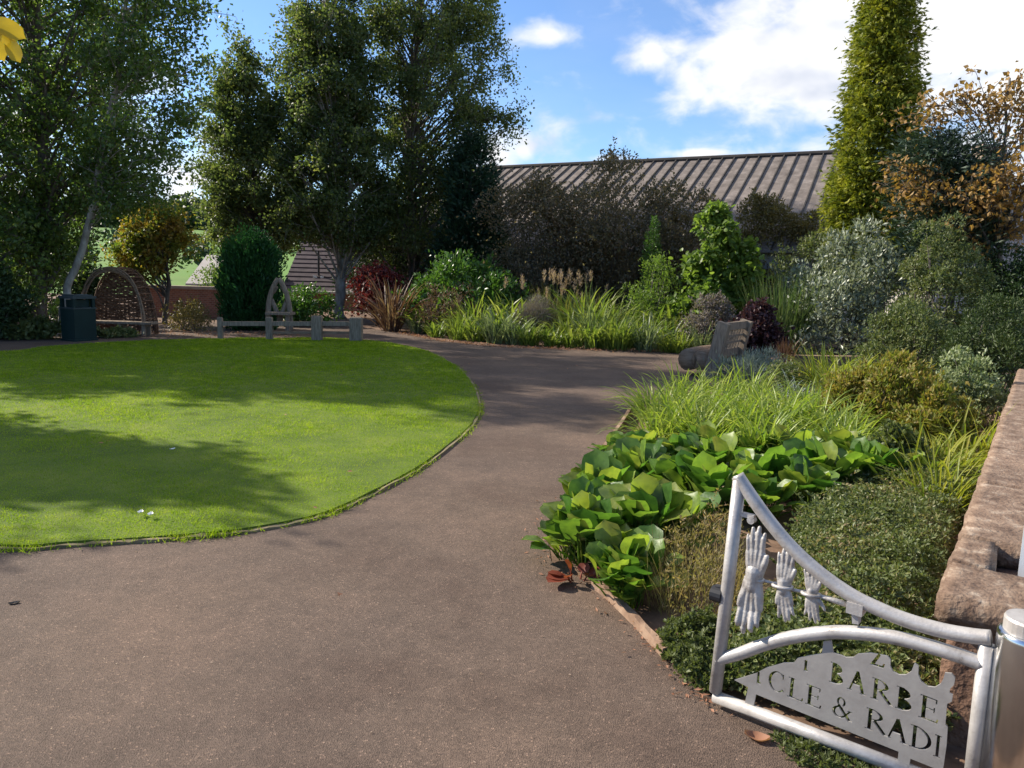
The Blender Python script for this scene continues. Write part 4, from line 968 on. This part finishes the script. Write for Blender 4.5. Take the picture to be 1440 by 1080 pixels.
# cast hands
def tub_closed(b, pts, rad, sides=8):
    pts = np.asarray(pts, float); d0 = nrm(pts[0]-pts[1]); d1 = nrm(pts[-1]-pts[-2])
    rad = np.broadcast_to(np.asarray(rad, float), (len(pts),))
    P = np.concatenate([[pts[0]+d0*rad[0]*.9], [pts[0]+d0*rad[0]*.5], pts, [pts[-1]+d1*rad[-1]*.5], [pts[-1]+d1*rad[-1]*.9]])
    Rr = np.concatenate([[rad[0]*.35], [rad[0]*.85], rad, [rad[-1]*.85], [rad[-1]*.35]])
    b.tube(P, Rr, sides)
def hand_object(wr, tip, width=1.0, mirror=1, spread=.5, curl=0.15, thumb=1.0, seed=0):
    g = np.random.default_rng(seed)
    w = np.array([*GP(*wr)]); t = np.array([*GP(*tip)]); d = t-w; Ln = np.linalg.norm(d); d = d/Ln; s = np.array([d[1], -d[0]])*mirror
    def tub_closed_(b_, p_, r_, sd_=8): tub_closed(b_, p_, np.asarray(r_)*Ln*1.2*(.5+.5*width), sd_)
    def X(a, c, z=0): q = w+(s*a*width+d*c)*Ln; return [q[0], -flip*(z*Ln), q[1]]
    b = MB()
    fb = [(-.155, .50), (-.05, .54), (.06, .53), (.155, .47)]; fl = [.40, .46, .42, .33]; fr = [.046, .049, .046, .040]
    for i, ((x, y), l, r_) in enumerate(zip(fb, fl, fr)):
        sp = (x*.55)*spread+g.normal(0, .012); cu = curl*g.uniform(.7, 1.4)
        tub_closed_(b, [X(x*.35, .02), X(x*.75, .27, .02), X(x, y, .03)], [.085, .082, .062])     # metacarpal
        k1 = (x+sp*.33, y+l*.42*(1-cu*.3)); k2 = (x+sp*.66, y+l*.74*(1-cu*.6)); k3 = (x+sp, y+l*(1-cu))
        tub_closed_(b, [X(x, y-.03, .03), X(*k1, .035+cu*.28), X(*k2, .03+cu*.45), X(*k3, .02+cu*.35)], [r_*1.12, r_*1.02, r_*.95, r_*.72])
    tub_closed_(b, [X(-.09, .08), X(-.19*thumb, .22, .03), X(-.28*thumb, .36, .06), X(-.32*thumb, .48, .07)], [.085, .068, .052, .038])
    tub_closed_(b, [X(0, -.14), X(0, .0), X(0, .12)], [.125, .12, .12], 12)
    o = b.build('tmp_hand', M['cast']); md = o.modifiers.new('r', 'REMESH'); md.mode = 'VOXEL'; md.voxel_size = .0032; md.use_smooth_shade = True
    sm = o.modifiers.new('s', 'SMOOTH'); sm.factor = .5; sm.iterations = 2
    me = eval_mesh(o); bpy.data.objects.remove(o)
    me.name = 'hand'; h = bpy.data.objects.new('hand', me); COL.objects.link(h); h.parent = gate
    me.polygons.foreach_set('use_smooth', np.ones(len(me.polygons), bool))
    return h
c7 = lambda x, y: (1000+x/4.908, 680+y/4.908)
hand_object(c7(300, 650), c7(325, 285), .80, -1, .5, .05, .9, 1)
hand_object(c7(295, 655), c7(255, 1050), .92, -1, .3, .22, .6, 2)
hand_object(c7(500, 700), c7(535, 430), .98, -1, .7, .08, .8, 3)
hand_object(c7(500, 705), c7(530, 955), 1.02, -1, .6, .08, .7, 4)
hand_object(c7(695, 755), c7(698, 560), 1.12, -1, .9, .03, .9, 5)
hand_object(c7(695, 760), c7(700, 955), 1.12, 1, .8, .03, 1.25, 6)
def cuff(cx, cy, wpx, r=.010):
    a = GP(*c7(cx-wpx/2, cy-12)); e = GP(*c7(cx+wpx/2, cy+16)); c = (a+e)/2; hw = np.linalg.norm(e-a)/2; dv = (e-a)/(2*hw)
    an = np.linspace(0, 2*np.pi, 18); pts = np.array([[c[0]+dv[0]*hw*math.cos(t), hw*.62*math.sin(t), c[1]+dv[1]*hw*math.cos(t)] for t in an])
    return pts
b = MB()
for q in [(300, 655, 118), (492, 705, 130), (690, 760, 120)]: b.tube(cuff(*q), .0065, 7, cap=False)
b.build('cuff', M['cast'], gate, smooth=True)
b = MB(); b.tube(gpath([c7(250, 645), c7(400, 682), c7(560, 735), c7(700, 765), c7(820, 800), c7(960, 845)], -.004), [.0045, .0055, .006, .006, .009, .011], 8); b.build('support_rod', M['cast'], gate, smooth=True)
b = MB(); e = GP(*c7(1003, 852)); b.box([e[0], 0, e[1]], [.05, .05, .038]); f = GP(*c7(1005, 960)); b.beam([e[0], 0, e[1]-.019], [f[0], 0, f[1]], .02, .03, up=(0, 1, 0))
b.build('bracket', M['gate'], gate)

# polished gate post
pc = GP(1396, 900); Bp = A0+GU*(pc[0]+.004)+np.array([0, 0, 0])
post_dir = nrm(np.array([1.0, -.12, 0])); PR = .082
pp = Bp+GU*(TR+PR*.74); pp[2] = 0
pt = .0
d_ = ray(1424, 902); zt = (CAMP+d_*(pp[1]-.06)/d_[1])[2]
gp = empty('gate_post', pp, "polished steel gate post with flat cap at the right edge", 'post')
b = MB(); zz = [-.02, zt-.02, zt-.005, zt]; b.tube([[0, 0, z] for z in zz], [PR, PR, PR*.98, PR*.9], 40); b.build('shaft', M['steel'], gp, smooth=True)
b = MB(); b.tube([[0, 0, zt], [0, 0, zt+.035], [0, 0, zt+.042]], [PR*.84, PR*.84, PR*.79], 28); b.build('cap', M['gate'], gp)
b = MB(); b.tube([[0, 0, zt+.0425], [0, 0, zt+.045]], .006, 10); b.build('pin', M['black'], gp)

# ------------------------------------------------------------------ stone wall by the gate
WZ = .55
W0 = G(1318, 833, WZ); W1 = G(1428, 528, WZ)
WD = nrm((W1-W0)*np.array([1, 1, 0])); WN = np.array([WD[1], -WD[0], 0]); WL = np.linalg.norm((W1-W0)[:2])+1.0
wrz = math.atan2(WD[1], WD[0])
wall = empty('stone_wall', (W0[0], W0[1], 0), "low red sandstone wall with thick worn coping beside the gate", 'wall', rz=wrz)
def stone_grid(x0, x1, y0, y1, z0, z1, seed, amp=.008, nx=None):
    """rounded, slightly uneven slab as a subdivided box"""
    g = np.random.default_rng(seed); bm = bmesh.new()
    bmesh.ops.create_cube(bm, size=1)
    for v in bm.verts: v.co = Vector((x0+(v.co.x+.5)*(x1-x0), y0+(v.co.y+.5)*(y1-y0), z0+(v.co.z+.5)*(z1-z0)))
    bmesh.ops.bevel(bm, geom=bm.edges[:], offset=.012, segments=2, affect='EDGES')
    for it in range(5):
        es = [e for e in bm.edges if e.calc_length() > .045]
        if not es: break
        bmesh.ops.subdivide_edges(bm, edges=es, cuts=1, use_grid_fill=True)
    from mathutils import noise
    for v in bm.verts:
        n = noise.noise_vector(v.co*6+Vector((seed, 0, 0)))*amp + noise.noise_vector(v.co*22+Vector((seed, 3, 0)))*amp*.5
        v.co += n
    bmesh.ops.triangulate(bm, faces=[f for f in bm.faces if len(f.verts) > 4])
    return bm
def add_bm(bms, name, mt, parent):
    me = bpy.data.meshes.new(name); bm = bmesh.new()
    for q in bms:
        t = bpy.data.meshes.new('t'); q.to_mesh(t); bm.from_mesh(t); q.free(); bpy.data.meshes.remove(t)
    bm.to_mesh(me); bm.free(); me.materials.append(mt)
    me.polygons.foreach_set('use_smooth', np.ones(len(me.polygons), bool))
    o = bpy.data.objects.new(name, me); COL.objects.link(o); o.parent = parent; return o
# wall frame: x along wall (away), y = left of direction; body lies at negative y (right hand side)
nt0 = G(1398, 800, WZ)-W0; nx0 = nt0@WD; ny0 = nt0@WN
nt1 = G(1404, 762, WZ)-W0; nx1 = nt1@WD
CW = .62
# slabs in pieces around the notch
segs = []
add_bm([stone_grid(0, nx0-.002, -CW, 0, WZ-.11, WZ, 1)], 'coping', M['stone'], wall)
add_bm([stone_grid(nx0, nx1, -ny0, 0, WZ-.11, WZ-.002, 2)], 'coping', M['stone'], wall)
edges = [nx1+.002, nx1+1.1, nx1+2.2, nx1+3.3, nx1+4.5, max(nx1+5.2, WL)]
for i in range(5): add_bm([stone_grid(edges[i], edges[i+1]-.004, -CW, 0+.004*math.sin(i*3), WZ-.11, WZ-.003*(i % 2), 3+i)], 'coping', M['stone'], wall)
add_bm([stone_grid(.03, max(nx1+5.2, WL)-.05, -CW+.04, -.04, -.05, WZ-.112, 20, .012)], 'wall_body', M['stonebody'], wall)
# white upright in the notch
q = G(1440, 790, WZ)
b = MB(); b.box([0, 0, .46], [.035, .035, .95]); b.box([0, 0, .942], [.045, .045, .012])
tag(b.build('white_post', M['white'], loc=(q[0]+.018, q[1]+.02, 0), rz=wrz), "thin white upright standing in the notch of the stone wall", 'post')

# ------------------------------------------------------------------ things round the lawn
def litter_bin():
    Y = 15.6; p = at(112, 478, Y); p[2] = 0
    root = empty('litter_bin', p, "square dark green litter bin with pale lid rim under trees", 'bin', rz=R(-28))
    b = MB(); b.box([0, 0, .33], [.46, .46, .66]); b.box([0, 0, .02], [.5, .5, .04]); b.build('body', M['binplastic'], root)
    b = MB(); b.box([0, 0, .675], [.49, .49, .03]); b.build('band', M['bintop'], root)
    b = MB()
    for sx in (-1, 1):
        for sy in (-1, 1): b.box([sx*.2, sy*.2, .78], [.06, .06, .18])
    b.box([0, 0, .77], [.30, .30, .15]); b.build('hood', M['binplastic'], root)
    b = MB(); b.box([0, 0, .895], [.5, .5, .05]); b.box([0, 0, .935], [.40, .40, .03]); b.build('lid', M['bintop'], root)
litter_bin()

def arbour():
    Y = 17.3; c = at(168, 470, Y); c[2] = 0; s = Y/F
    root = empty('willow_arbour', c, "arched woven willow arbour seat beneath the orange tree", 'arbour')
    hw = 46*s; ht = at(168, 376, Y)[2]
    def hoop(yo, r, sc=1.0):
        a = np.linspace(0, np.pi, 26); x = -np.cos(a)*hw*sc; z = np.where(True, np.sin(a)**.75*ht*sc, 0)
        return np.c_[x, np.full(26, yo), z]
    for yo in (-.28, 0.28):
        b = MB(); g = np.random.default_rng(5)
        for k in range(4):
            h = hoop(yo, .02, 1-.02*k); h += np.c_[np.sin(np.linspace(0, 12, 26)+k*1.7)*.018, np.cos(np.linspace(0, 12, 26)+k*1.7)*.02, np.zeros(26)]; b.tube(h, .017, 6)
        b.build('hoop', M['willow'] if yo > 0 else M['oldwood'], root, smooth=True)
    b = MB(); g = np.random.default_rng(6)
    for k in range(34):                         # woven back, horizontal rods
        z = .10+k*(ht-.16)/34; xw = hw*.93*math.sqrt(max(0.02, 1-(z/ht)**2.3)); xs = np.linspace(-xw, xw, 16)
        b.tube(np.c_[xs, .28+np.where(np.arange(16) % 2 == k % 2, .022, -.022), z+g.normal(0, .006, 16)], .0225, 5)
    for x in np.linspace(-hw*.85, hw*.85, 13):
        zt_ = ht*.97*(max(0.02, 1-(abs(x)/hw)**2.0))**.42; b.tube([[x, .28, 0], [x, .28, zt_]], .014, 5)
    b.build('woven_back', M['willow'], root)
    b = MB()
    for sd_ in (-1, 1):                         # roof rods between hoops
        pass
    a = np.linspace(.15, np.pi-.15, 22)
    for t in a: 
        if t < .9 : continue
        x, z = -math.cos(t)*hw*.99, math.sin(t)**.75*ht*.99; b.tube([[x, -.28, z], [x, 0, z+.015], [x, .28, z]], .014, 5)
    b.build('woven_canopy', M['willow'], root)
    sx0 = at(136, 452, Y)[0]-c[0]; sx1 = at(226, 452, Y)[0]-c[0]; sz = at(180, 452, Y)[2]
    b = MB()
    for k in range(3): b.box([(sx0+sx1)/2, -.42+k*.12, sz], [sx1-sx0, .11, .05])
    b.build('seat', M['wood'], root)
    for x in (sx0+.1, (sx0+sx1)/2, sx1-.2):
        b = MB(); b.box([x, -.40, (sz-.025)/2], [.07, .07, sz-.026]); b.box([x, -.16, (sz-.025)/2], [.07, .07, sz-.026]); b.box([x, -.28, sz-.06], [.05, .17, .06]); b.build('leg', M['wood'], root)
arbour()

def low_fence():
    Y0, Y1 = 16.6, 16.9
    pts = [(310, 16.5), (379, 16.6), (446, 16.75), (501, 16.9)]; wid = [7, 9, 14, 17]; top = [447, 447, 445, 447]
    base = at(405, 476, 16.6); base[2] = 0
    root = empty('low_rail_fence', base, "low weathered timber rail with four posts at lawn's far edge", 'fence')
    xs = []
    for (px, Y), w, tp in zip(pts, wid, top):
        p = at(px, 470, Y); z = at(px, tp, Y)[2]; ww = w*Y/F; xs.append((p[0]-base[0], Y-base[1]))
        b = MB(); b.box([p[0]-base[0], Y-base[1], z/2-.02], [ww, ww*.8, z+.04]); b.box([p[0]-base[0], Y-base[1], z+.005], [ww*.9, ww*.7, .02])
        o = b.build('post', M['wood'], root)
        md = o.modifiers.new('bv', 'BEVEL'); md.width = .012; md.segments = 2
    zt_ = [at(px, 455, Y)[2] for (px, Y) in pts]
    for i in range(3):
        b = MB(); b.beam([xs[i][0], xs[i][1]-.0, zt_[i]], [xs[i+1][0], xs[i+1][1], zt_[i+1]-.003], .09, .095); b.build('rail', M['wood'], root)
        if i: 
            b = MB(); b.beam([xs[i][0], xs[i][1], zt_[i]-.20], [xs[i+1][0], xs[i+1][1], zt_[i+1]-.20], .05, .05); b.build('rail', M['oldwood'], root)
low_fence()

def arched_seat():
    Y = 18.6; c = at(393, 470, Y); c[2] = 0; s = Y/F
    root = empty('arched_seat', c, "pointed arch wooden seat with M-shaped back behind the rail", 'seat')
    ht = at(393, 392, Y)[2]; hw = 15.5*s
    def gothic(k, sgn_, n=12):
        a = np.linspace(0, 1, n); return np.c_[sgn_*hw*(1-.97*a**3.2)*k, np.zeros(n), .0+ht*(a**.85)*1.0]
    for s_ in (-1, 1):
        b = MB(); p = gothic(1, s_); b.tube(p, np.linspace(.075, .06, len(p)), 8); b.build('arch_post', M['wood'], root, smooth=True)
    for s_ in (-1, 1):
        b = MB(); b.tube([[s_*hw*.72, .05, ht*.62], [s_*hw*.35, .05, ht*.44], [0.012*s_, .05, ht*.30]], [.05, .06, .06], 8); b.tube([[s_*hw*.55, .05, ht*.74], [s_*hw*.2, .05, ht*.86]], [.05, .04], 8); b.build('back_slat', M['wood'], root, smooth=True)
    b = MB(); b.box([0.0, .06, ht*.28], [hw*.5, .06, ht*.2]); b.build('back_panel', M['wood'], root)
    sz = at(400, 440, Y)[2]
    b = MB(); b.box([hw*.35, -.2, sz], [hw*2.2, .46, .06]); b.build('seat', M['wood'], root)
    for x in (-hw*.55, hw*1.1):
        b = MB(); b.box([x, -.3, (sz-.03)/2], [.09, .09, sz-.034]); b.build('leg', M['wood'], root)
arched_seat()

def bench():
    # bench of heavy timber seen end-on from behind, facing the path on the left
    Y = 12.3; c = at(988, 523, Y); c[2] = 0
    root = empty('timber_bench', c, "chunky weathered timber bench with lattice back facing the path", 'bench', rz=R(-35)); root.scale = (.86, .86, .96)
    z = lambda py: at(990, py, Y)[2]
    s = Y/F
    sz = z(490)
    # log seat running into depth (local y), front at -x
    b = MB()
    for k, (x, r_) in enumerate([(-.30, .19), (-.05, .17)]):
        b.tube([[x, -.05, sz-.19], [x, .5, sz-.185], [x, 1.35, sz-.19]], [r_, r_*1.02, r_*.98], 14)
    o = b.build('seat', M['oldwood'], root, smooth=True)
    for yy in (0.02, 1.3):
        b = MB(); b.beam([.13, yy, 0], [.36, yy, z(449)], .16, .22, up=(1, 0, .2)); b.build('back_post', M['wood'], root)
    b = MB(); b.beam([.35, .05, z(455)], [.35, 1.27, z(455)], .08, .13); b.build('top_rail', M['wood'], root)
    b = MB(); b.beam([.22, .05, z(496)], [.22, 1.27, z(496)], .08, .13); b.build('lower_rail', M['wood'], root)
    for k in range(7):
        y = .17+k*.16; b = MB(); b.beam([.235, y, z(490)], [.34, y, z(460)], .05, .045, up=(0, 1, 0)); b.build('slat', M['wood'], root)
    for t in (.33, .66):
        b = MB(); x = .235+t*.105; zz_ = z(490)+t*(z(460)-z(490)); b.beam([x+.02, .1, zz_], [x+.02, 1.24, zz_], .03, .04); b.build('cross_slat', M['wood'], root)
bench()
b = MB(); b.beam([0, 0, .09], [2.4, .3, .09], .2, .18); 
tag(b.build('timber_sleeper', M['oldwood'], loc=(at(1112, 490, 14.6)[0], 14.6, 0)), "dark timber sleeper on the ground before the silver shrub", 'sleeper')

# ------------------------------------------------------------------ buildings and walls behind
def brick_wall():
    Y = 23.5; x0 = at(205, 440, Y)[0]; x1 = at(325, 440, Y)[0]; zt_ = at(260, 406, Y)[2]
    root = empty('brick_wall', (x0, Y, 0), "red brick garden wall with pale coping behind the cypress", 'wall', rz=R(-3))
    b = MB(); b.box([(x1-x0)/2, 0, zt_/2-.05], [x1-x0+.4, .3, zt_+.1]); b.build('wall_body', M['brick'], root)
    b = MB(); b.box([(x1-x0)/2, 0, zt_+.045], [x1-x0+.5, .4, .09]); b.build('coping', M['coping_far'], root)
brick_wall()
def tiled_house():
    Y = 30.0; x0 = at(395, 400, Y)[0]; x1 = at(520, 400, Y)[0]; ze = at(440, 410, Y)[2]; zr = at(440, 352, Y)[2]+.55
    root = empty('tiled_outbuilding', ((x0+x1)/2, Y, 0), "low building with dark purple tiled roof behind the pale trunk", 'building')
    hw = (x1-x0)/2; dp = 3.2
    b = MB(); b.box([0, dp, ze/2-.05], [hw*2-.3, dp*2-.4, ze+.06]); b.prism([(0.22, ze), (2*dp-.22, ze), (dp, zr-.06)], -hw+.2, hw-.2, xf=lambda v: np.c_[v[:, 2], v[:, 0], v[:, 1]]); b.build('wall', M['brick'], root)
    rf = MB(); n = 12
    for i in range(n):                           # tile courses, front and back slope
        for sgn_ in (0, 1):
            t0, t1 = i/n, (i+1)/n; f = (lambda y: y) if sgn_ == 0 else (lambda y: 2*dp-y)
            y0, y1 = t0*dp, t1*dp+.03; z0, z1 = ze+(zr-ze)*t0, ze+(zr-ze)*t1
            a, c = [0, f(y0), z0+.05], [0, f(y1), z1+.025]; 
            V = np.array([[-hw, a[1], a[2]], [hw, a[1], a[2]], [hw, c[1], c[2]], [-hw, c[1], c[2]], [-hw, a[1], a[2]-.045], [hw, a[1], a[2]-.045], [hw, c[1], c[2]-.045], [-hw, c[1], c[2]-.045]])
            rf.add(V, [(0, 1, 2, 3), (4, 7, 6, 5), (0, 4, 5, 1), (1, 5, 6, 2), (2, 6, 7, 3), (3, 7, 4, 0)])
    ro = rf.build('roof', M['purpletile'], root)
    b = MB(); b.tube([[-hw, -.06, ze-.02], [hw, -.06, ze-.02]], .06, 8); b.build('gutter', M['paleroof'], root)
    xx = at(440, 390, Y)[0]-(x0+x1)/2; b = MB(); b.tube([[xx, .9, zr*.45], [xx, .9, zr*.45+1.05]], .045, 8); b.build('vent_pipe', M['black'], root)
    b = MB(); b.box([xx-.12, .8, at(440, 390, Y)[2]+.02], [.16, .04, .1]); b.box([xx+.16, .8, at(440, 390, Y)[2]], [.13, .04, .1]); b.build('pipe_flashing', M['white'], root)
tiled_house()
def pale_outbuilding():
    Y = 29.0; x0 = at(262, 390, Y)[0]; x1 = at(345, 390, Y)[0]; ze = at(300, 402, Y)[2]; zr = at(310, 368, Y)[2]+.2
    root = empty('pale_roofed_shed', ((x0+x1)/2, Y, 0), "shed with pale grey roof beyond the brick wall", 'building')
    hw = (x1-x0)/2; dp = 2.0
    b = MB(); b.box([0, dp, ze/2-.05], [hw*2-.2, dp*2-.2, ze+.06]); b.prism([(.12, ze), (2*dp-.12, ze), (dp, zr-.05)], -hw+.12, hw-.12, xf=lambda v: np.c_[v[:, 2], v[:, 0], v[:, 1]]); b.build('wall', M['brick'], root)
    b = MB()
    for (ya, za, yb, zb) in ((-.1, ze+.0, dp, zr), (2*dp+.1, ze, dp, zr)):
        b.prism([(ya, za), (yb, zb), (yb, zb+.07), (ya, za+.07)], -hw, hw, xf=lambda v: np.c_[v[:, 2], v[:, 0], v[:, 1]])
    b.build('roof', M['paleroof'], root)
pale_outbuilding()
def barn():
    Yr = 27.5; RZ = at(1175, 217, Yr)[2]
    # ridge end points at the same height
    def hit(px, py): d = ray(px, py); return CAMP+d*((RZ-EYE)/d[2])
    Rr, Rl = hit(1178, 217), hit(700, 238)
    dv = nrm((Rr-Rl)*np.array([1, 1, 0])); Ln = np.linalg.norm((Rr-Rl)[:2])
    ang = math.atan2(dv[1], dv[0])
    ext0, ext1 = 1.5, 1.2
    root = empty('long_barn', (Rl[0], Rl[1], 0), "long building with grey brown ribbed sheet roof behind the shrubs", 'building', rz=ang)
    # local: x along ridge, -y toward viewer
    run, drop = 7.5, 3.7
    ze = RZ-drop
    b = MB(); x0, x1 = -ext0+.2, Ln+ext1-.2
    b.prism([(-run+.25, -.05), (run-.25, -.05), (run-.25, ze+.02), (0, RZ-.12), (-run+.25, ze+.02)], x0, x1, xf=lambda v: np.c_[v[:, 2], v[:, 0], v[:, 1]])
    b.build('wall', M['render'], root)
    b = MB()
    for s_ in (-1, 1):
        b.prism([(s_*run, ze), (0, RZ-.03), (0, RZ+.03), (s_*run, ze+.06)], -ext0, Ln+ext1, xf=lambda v: np.c_[v[:, 2], v[:, 0], v[:, 1]])
    ro = b.build('roof', M['sheet'], root)
    rb_ = MB(); x = -ext0+.1; skew = 0.0
    while x < Ln+ext1:
        rb_.beam([x, -run, ze+.075], [x, -.05, RZ+.05], .04, .045); x += .44
    o = rb_.build('batten', M['rib'], ro)
    o['label'] = "row of dark battens running down the sheet roof"
    b = MB(); b.tube([[-ext0, 0, RZ+.06], [Ln+ext1, 0, RZ+.06]], .10, 8); b.build('ridge_capping', M['rib'], ro)
    return root
barn()
def stone_stack():
    Y = 34; p = at(1402, 230, Y); zt_ = at(1402, 206, Y)[2]; p[2] = 0
    root = empty('stone_house', p, "pale stone chimney gable glimpsed behind the amber tree", 'building')
    b = MB(); b.prism([(-2.5, 0), (2.5, 0), (2.5, zt_-2.6), (0, zt_-1.0), (-2.5, zt_-2.6)], 0, 5, xf=lambda v: np.c_[v[:, 0], v[:, 2], v[:, 1]]); b.build('wall', M['render'], root)
    b = MB(); b.box([0, .6, zt_-.9], [1.05, .7, 1.8]); b.box([0, .6, zt_+.06], [1.2, .85, .12]); b.build('chimney', M['coping_far'], root)
stone_stack()

# distant wood on the hill
def far_wood():
    g = np.random.default_rng(9); b = MB()
    def strip_(x0, x1, y0, y1, n, hgt):
        X = g.uniform(x0, x1, n); Y = g.uniform(y0, y1, n)
        d = np.clip((Y-70)/430, 0, 1); d = d*d*(3-2*d); Z = d*(24+10*np.sin(X*.008+1)+6*np.sin(X*.021))
        per = 70
        for x, y, z in zip(X, Y, Z):
            h = hgt*g.uniform(.6, 1.2); O = rdir(per, .3, g)
            P = np.array([x, y, z+h*.5])+O*np.array([h*.45, h*.45, h*.5])*g.uniform(.7, 1.05, (per, 1))
            b.leaves(P, rdir(per, 0, g), O, h*.22, h*.2, DIAMOND)
    strip_(-330, 60, 420, 520, 420, 16); strip_(-200, -20, 210, 222, 60, 6); strip_(-160, 0, 120, 126, 40, 4)
    o = b.build('distant_wood', M['darkgreen']); o['kind'] = 'stuff'; o['label'] = "wooded hillside far beyond the garden wall"; o['category'] = 'woodland'
far_wood()

# ------------------------------------------------------------------ small things
def curled_leaf(name, label, px, py, L, Wd, mt, seed, z=.006, rz=None, group=None):
    g = np.random.default_rng(seed); vs = []
    nu, nv = 8, 5
    for i in range(nu):
        u = i/(nu-1); w = Wd*math.sin(math.pi*min(1, u*.94+.03))**.8
        for j in range(nv):
            t = j/(nv-1)*2-1; vs.append((L*(u-.5), w*.5*t, .25*Wd*t*t+.12*L*(u-.5)**2*4+.02*Wd*math.sin(9*u+3*t)))
    b = MB(); b.add(vs, [(i*nv+j, i*nv+j+1, (i+1)*nv+j+1, (i+1)*nv+j) for i in range(nu-1) for j in range(nv-1)])
    p = G(px, py); o = b.build(name, mt, smooth=True, loc=(p[0], p[1], z), rz=g.random()*6.28 if rz is None else rz)
    return tag(o, label, 'leaf', group)
curled_leaf('fallen_leaf', "curled brown fallen leaf on the path below the gate", 1064, 1042, .085, .055, M['deadleaf'], 1, rz=-.4)
curled_leaf('fallen_leaf', "red brown fallen leaf under the front glossy plants", 835, 812, .11, .05, M['deadleaf'], 2, rz=.3)
curled_leaf('fallen_leaf', "dark shrivelled leaf on the path at far left", 20, 850, .045, .03, M['bark'], 3, z=.002)
curled_leaf('fallen_leaf', "pale leaf on the edge of the creeping plants", 962, 910, .05, .025, M['deadleaf'], 4)
for k, (px, py) in enumerate([(198, 733), (212, 736)]): curled_leaf('white_petal', "white fallen petal on the lit front of the lawn", px, py, .055, .035, M['white'], 20+k, z=.055, group="white petals on the lawn")
curled_leaf('white_petal', "single white petal in the middle of the lawn", 243, 641, .05, .03, M['white'], 25, z=.055)
def grit():
    g = np.random.default_rng(12); n = 420
    P = np.c_[g.uniform(-4, 1.2, n), 2.2+g.random(n)**1.4*7]; k = inside(P, np.array(path_poly)) & ~inside(P, lawn_poly); P = P[k]; n = len(P)
    b = MB(); D = np.c_[rdir(n, 0, g)[:, :2], np.full(n, .08)]
    b.leaves(np.c_[P, np.full(n, .0085)], D, np.tile([0, 0, 1.0], (n, 1))+g.normal(0, .2, (n, 3)), g.uniform(.004, .016, n), g.uniform(.003, .009, n), DIAMOND)
    o = b.build('path_grit', M['plume']); o['kind'] = 'stuff'; o['label'] = "tiny pale specks of grit and seed scattered over the path"; o['category'] = 'grit'
    # soil-edge litter
    n = 500; i = g.integers(0, len(BE)-1, n); t = g.random(n)[:, None]; BEa = np.array(BE)
    P = BEa[i]*(1-t)+BEa[i+1]*t+g.normal(0, .06, (n, 2))
    b = MB(); b.leaves(np.c_[P, np.full(n, .009)+g.random(n)*.01], np.c_[rdir(n, 0, g)[:, :2], g.normal(0, .25, n)], rdir(n, 1.5, g), g.uniform(.01, .04, n), g.uniform(.003, .014, n), DIAMOND)
    FE = [G(x, y)[:2] for x, y in [(990, 497), (950, 496), (800, 492), (700, 488), (620, 480), (560, 468)]]; FE = np.array(FE)
    n = 1500; i = g.integers(0, len(FE)-1, n); t = g.random(n)[:, None]
    P = FE[i]*(1-t)+FE[i+1]*t+np.c_[g.normal(0, .05, n), g.normal(.06, .14, n)]
    b.leaves(np.c_[P, np.full(n, .009)+g.random(n)*.02], np.c_[rdir(n, 0, g)[:, :2], g.normal(0, .25, n)], rdir(n, 1.5, g), g.uniform(.03, .10, n), g.uniform(.012, .035, n), DIAMOND)
    n = 900; P = np.c_[g.uniform(-12.5, -5, n), g.uniform(16.6, 18.6, n)]
    b.leaves(np.c_[P, np.full(n, .012)+g.random(n)*.02], np.c_[rdir(n, 0, g)[:, :2], g.normal(0, .25, n)], rdir(n, 1.5, g), g.uniform(.03, .09, n), g.uniform(.015, .04, n), DIAMOND)
    n = 160; P = np.c_[g.uniform(-7, 1.5, n), g.uniform(3.5, 15, n)]; P = P[inside(P, np.array(path_poly)) | inside(P, lawn_poly)]; P = P[g.random(len(P)) < .35]; n = len(P)
    zl = np.where(inside(P, lawn_poly), .055, .008)
    b.leaves(np.c_[P, zl+g.random(n)*.006], np.c_[rdir(n, 0, g)[:, :2], g.normal(0, .2, n)], rdir(n, 1.8, g), g.uniform(.025, .06, n), g.uniform(.012, .03, n), DIAMOND)
    o = b.build('leaf_litter', M['deadleaf']); o['kind'] = 'stuff'; o['label'] = "crumbled brown leaf litter along bed edges and on the ground"; o['category'] = 'litter'
grit()
def yellow_branch():
    Y = 2.6; root = empty('leafy_branch', at(-60, 20, Y), "yellow leaved twig hanging into the top left corner", 'branch')
    base = at(-60, 20, Y)
    b = MB(); b.tube(spline([at(-200, -60, Y)-base, at(-90, 5, Y)-base, at(-15, 28, Y)-base, at(8, 42, Y)-base], 4), np.linspace(.012, .003, 13), 6); b.build('twig', M['bark'], root, smooth=True)
    g = np.random.default_rng(3)
    for (x0, y0, x1, y1, w) in [(-8, 28, 33, 52, .055), (12, 54, 26, 86, .045), (-14, 50, 4, 84, .05), (-20, 38, -40, 70, .05), (-4, 40, 10, 62, .03), (-30, 10, -8, -14, .05)]:
        p = at(x0, y0, Y-.02)-base; q = at(x1, y1, Y-.03-.02*g.random())-base; d = q-p; L = np.linalg.norm(d)
        b = MB(); b.leaves(p[None], d[None], np.array([[g.normal(0, .3), -1, .6]]), L, w*1.05, ROUND); b.build('leaf', M['yellow'], root, smooth=True)
yellow_branch()
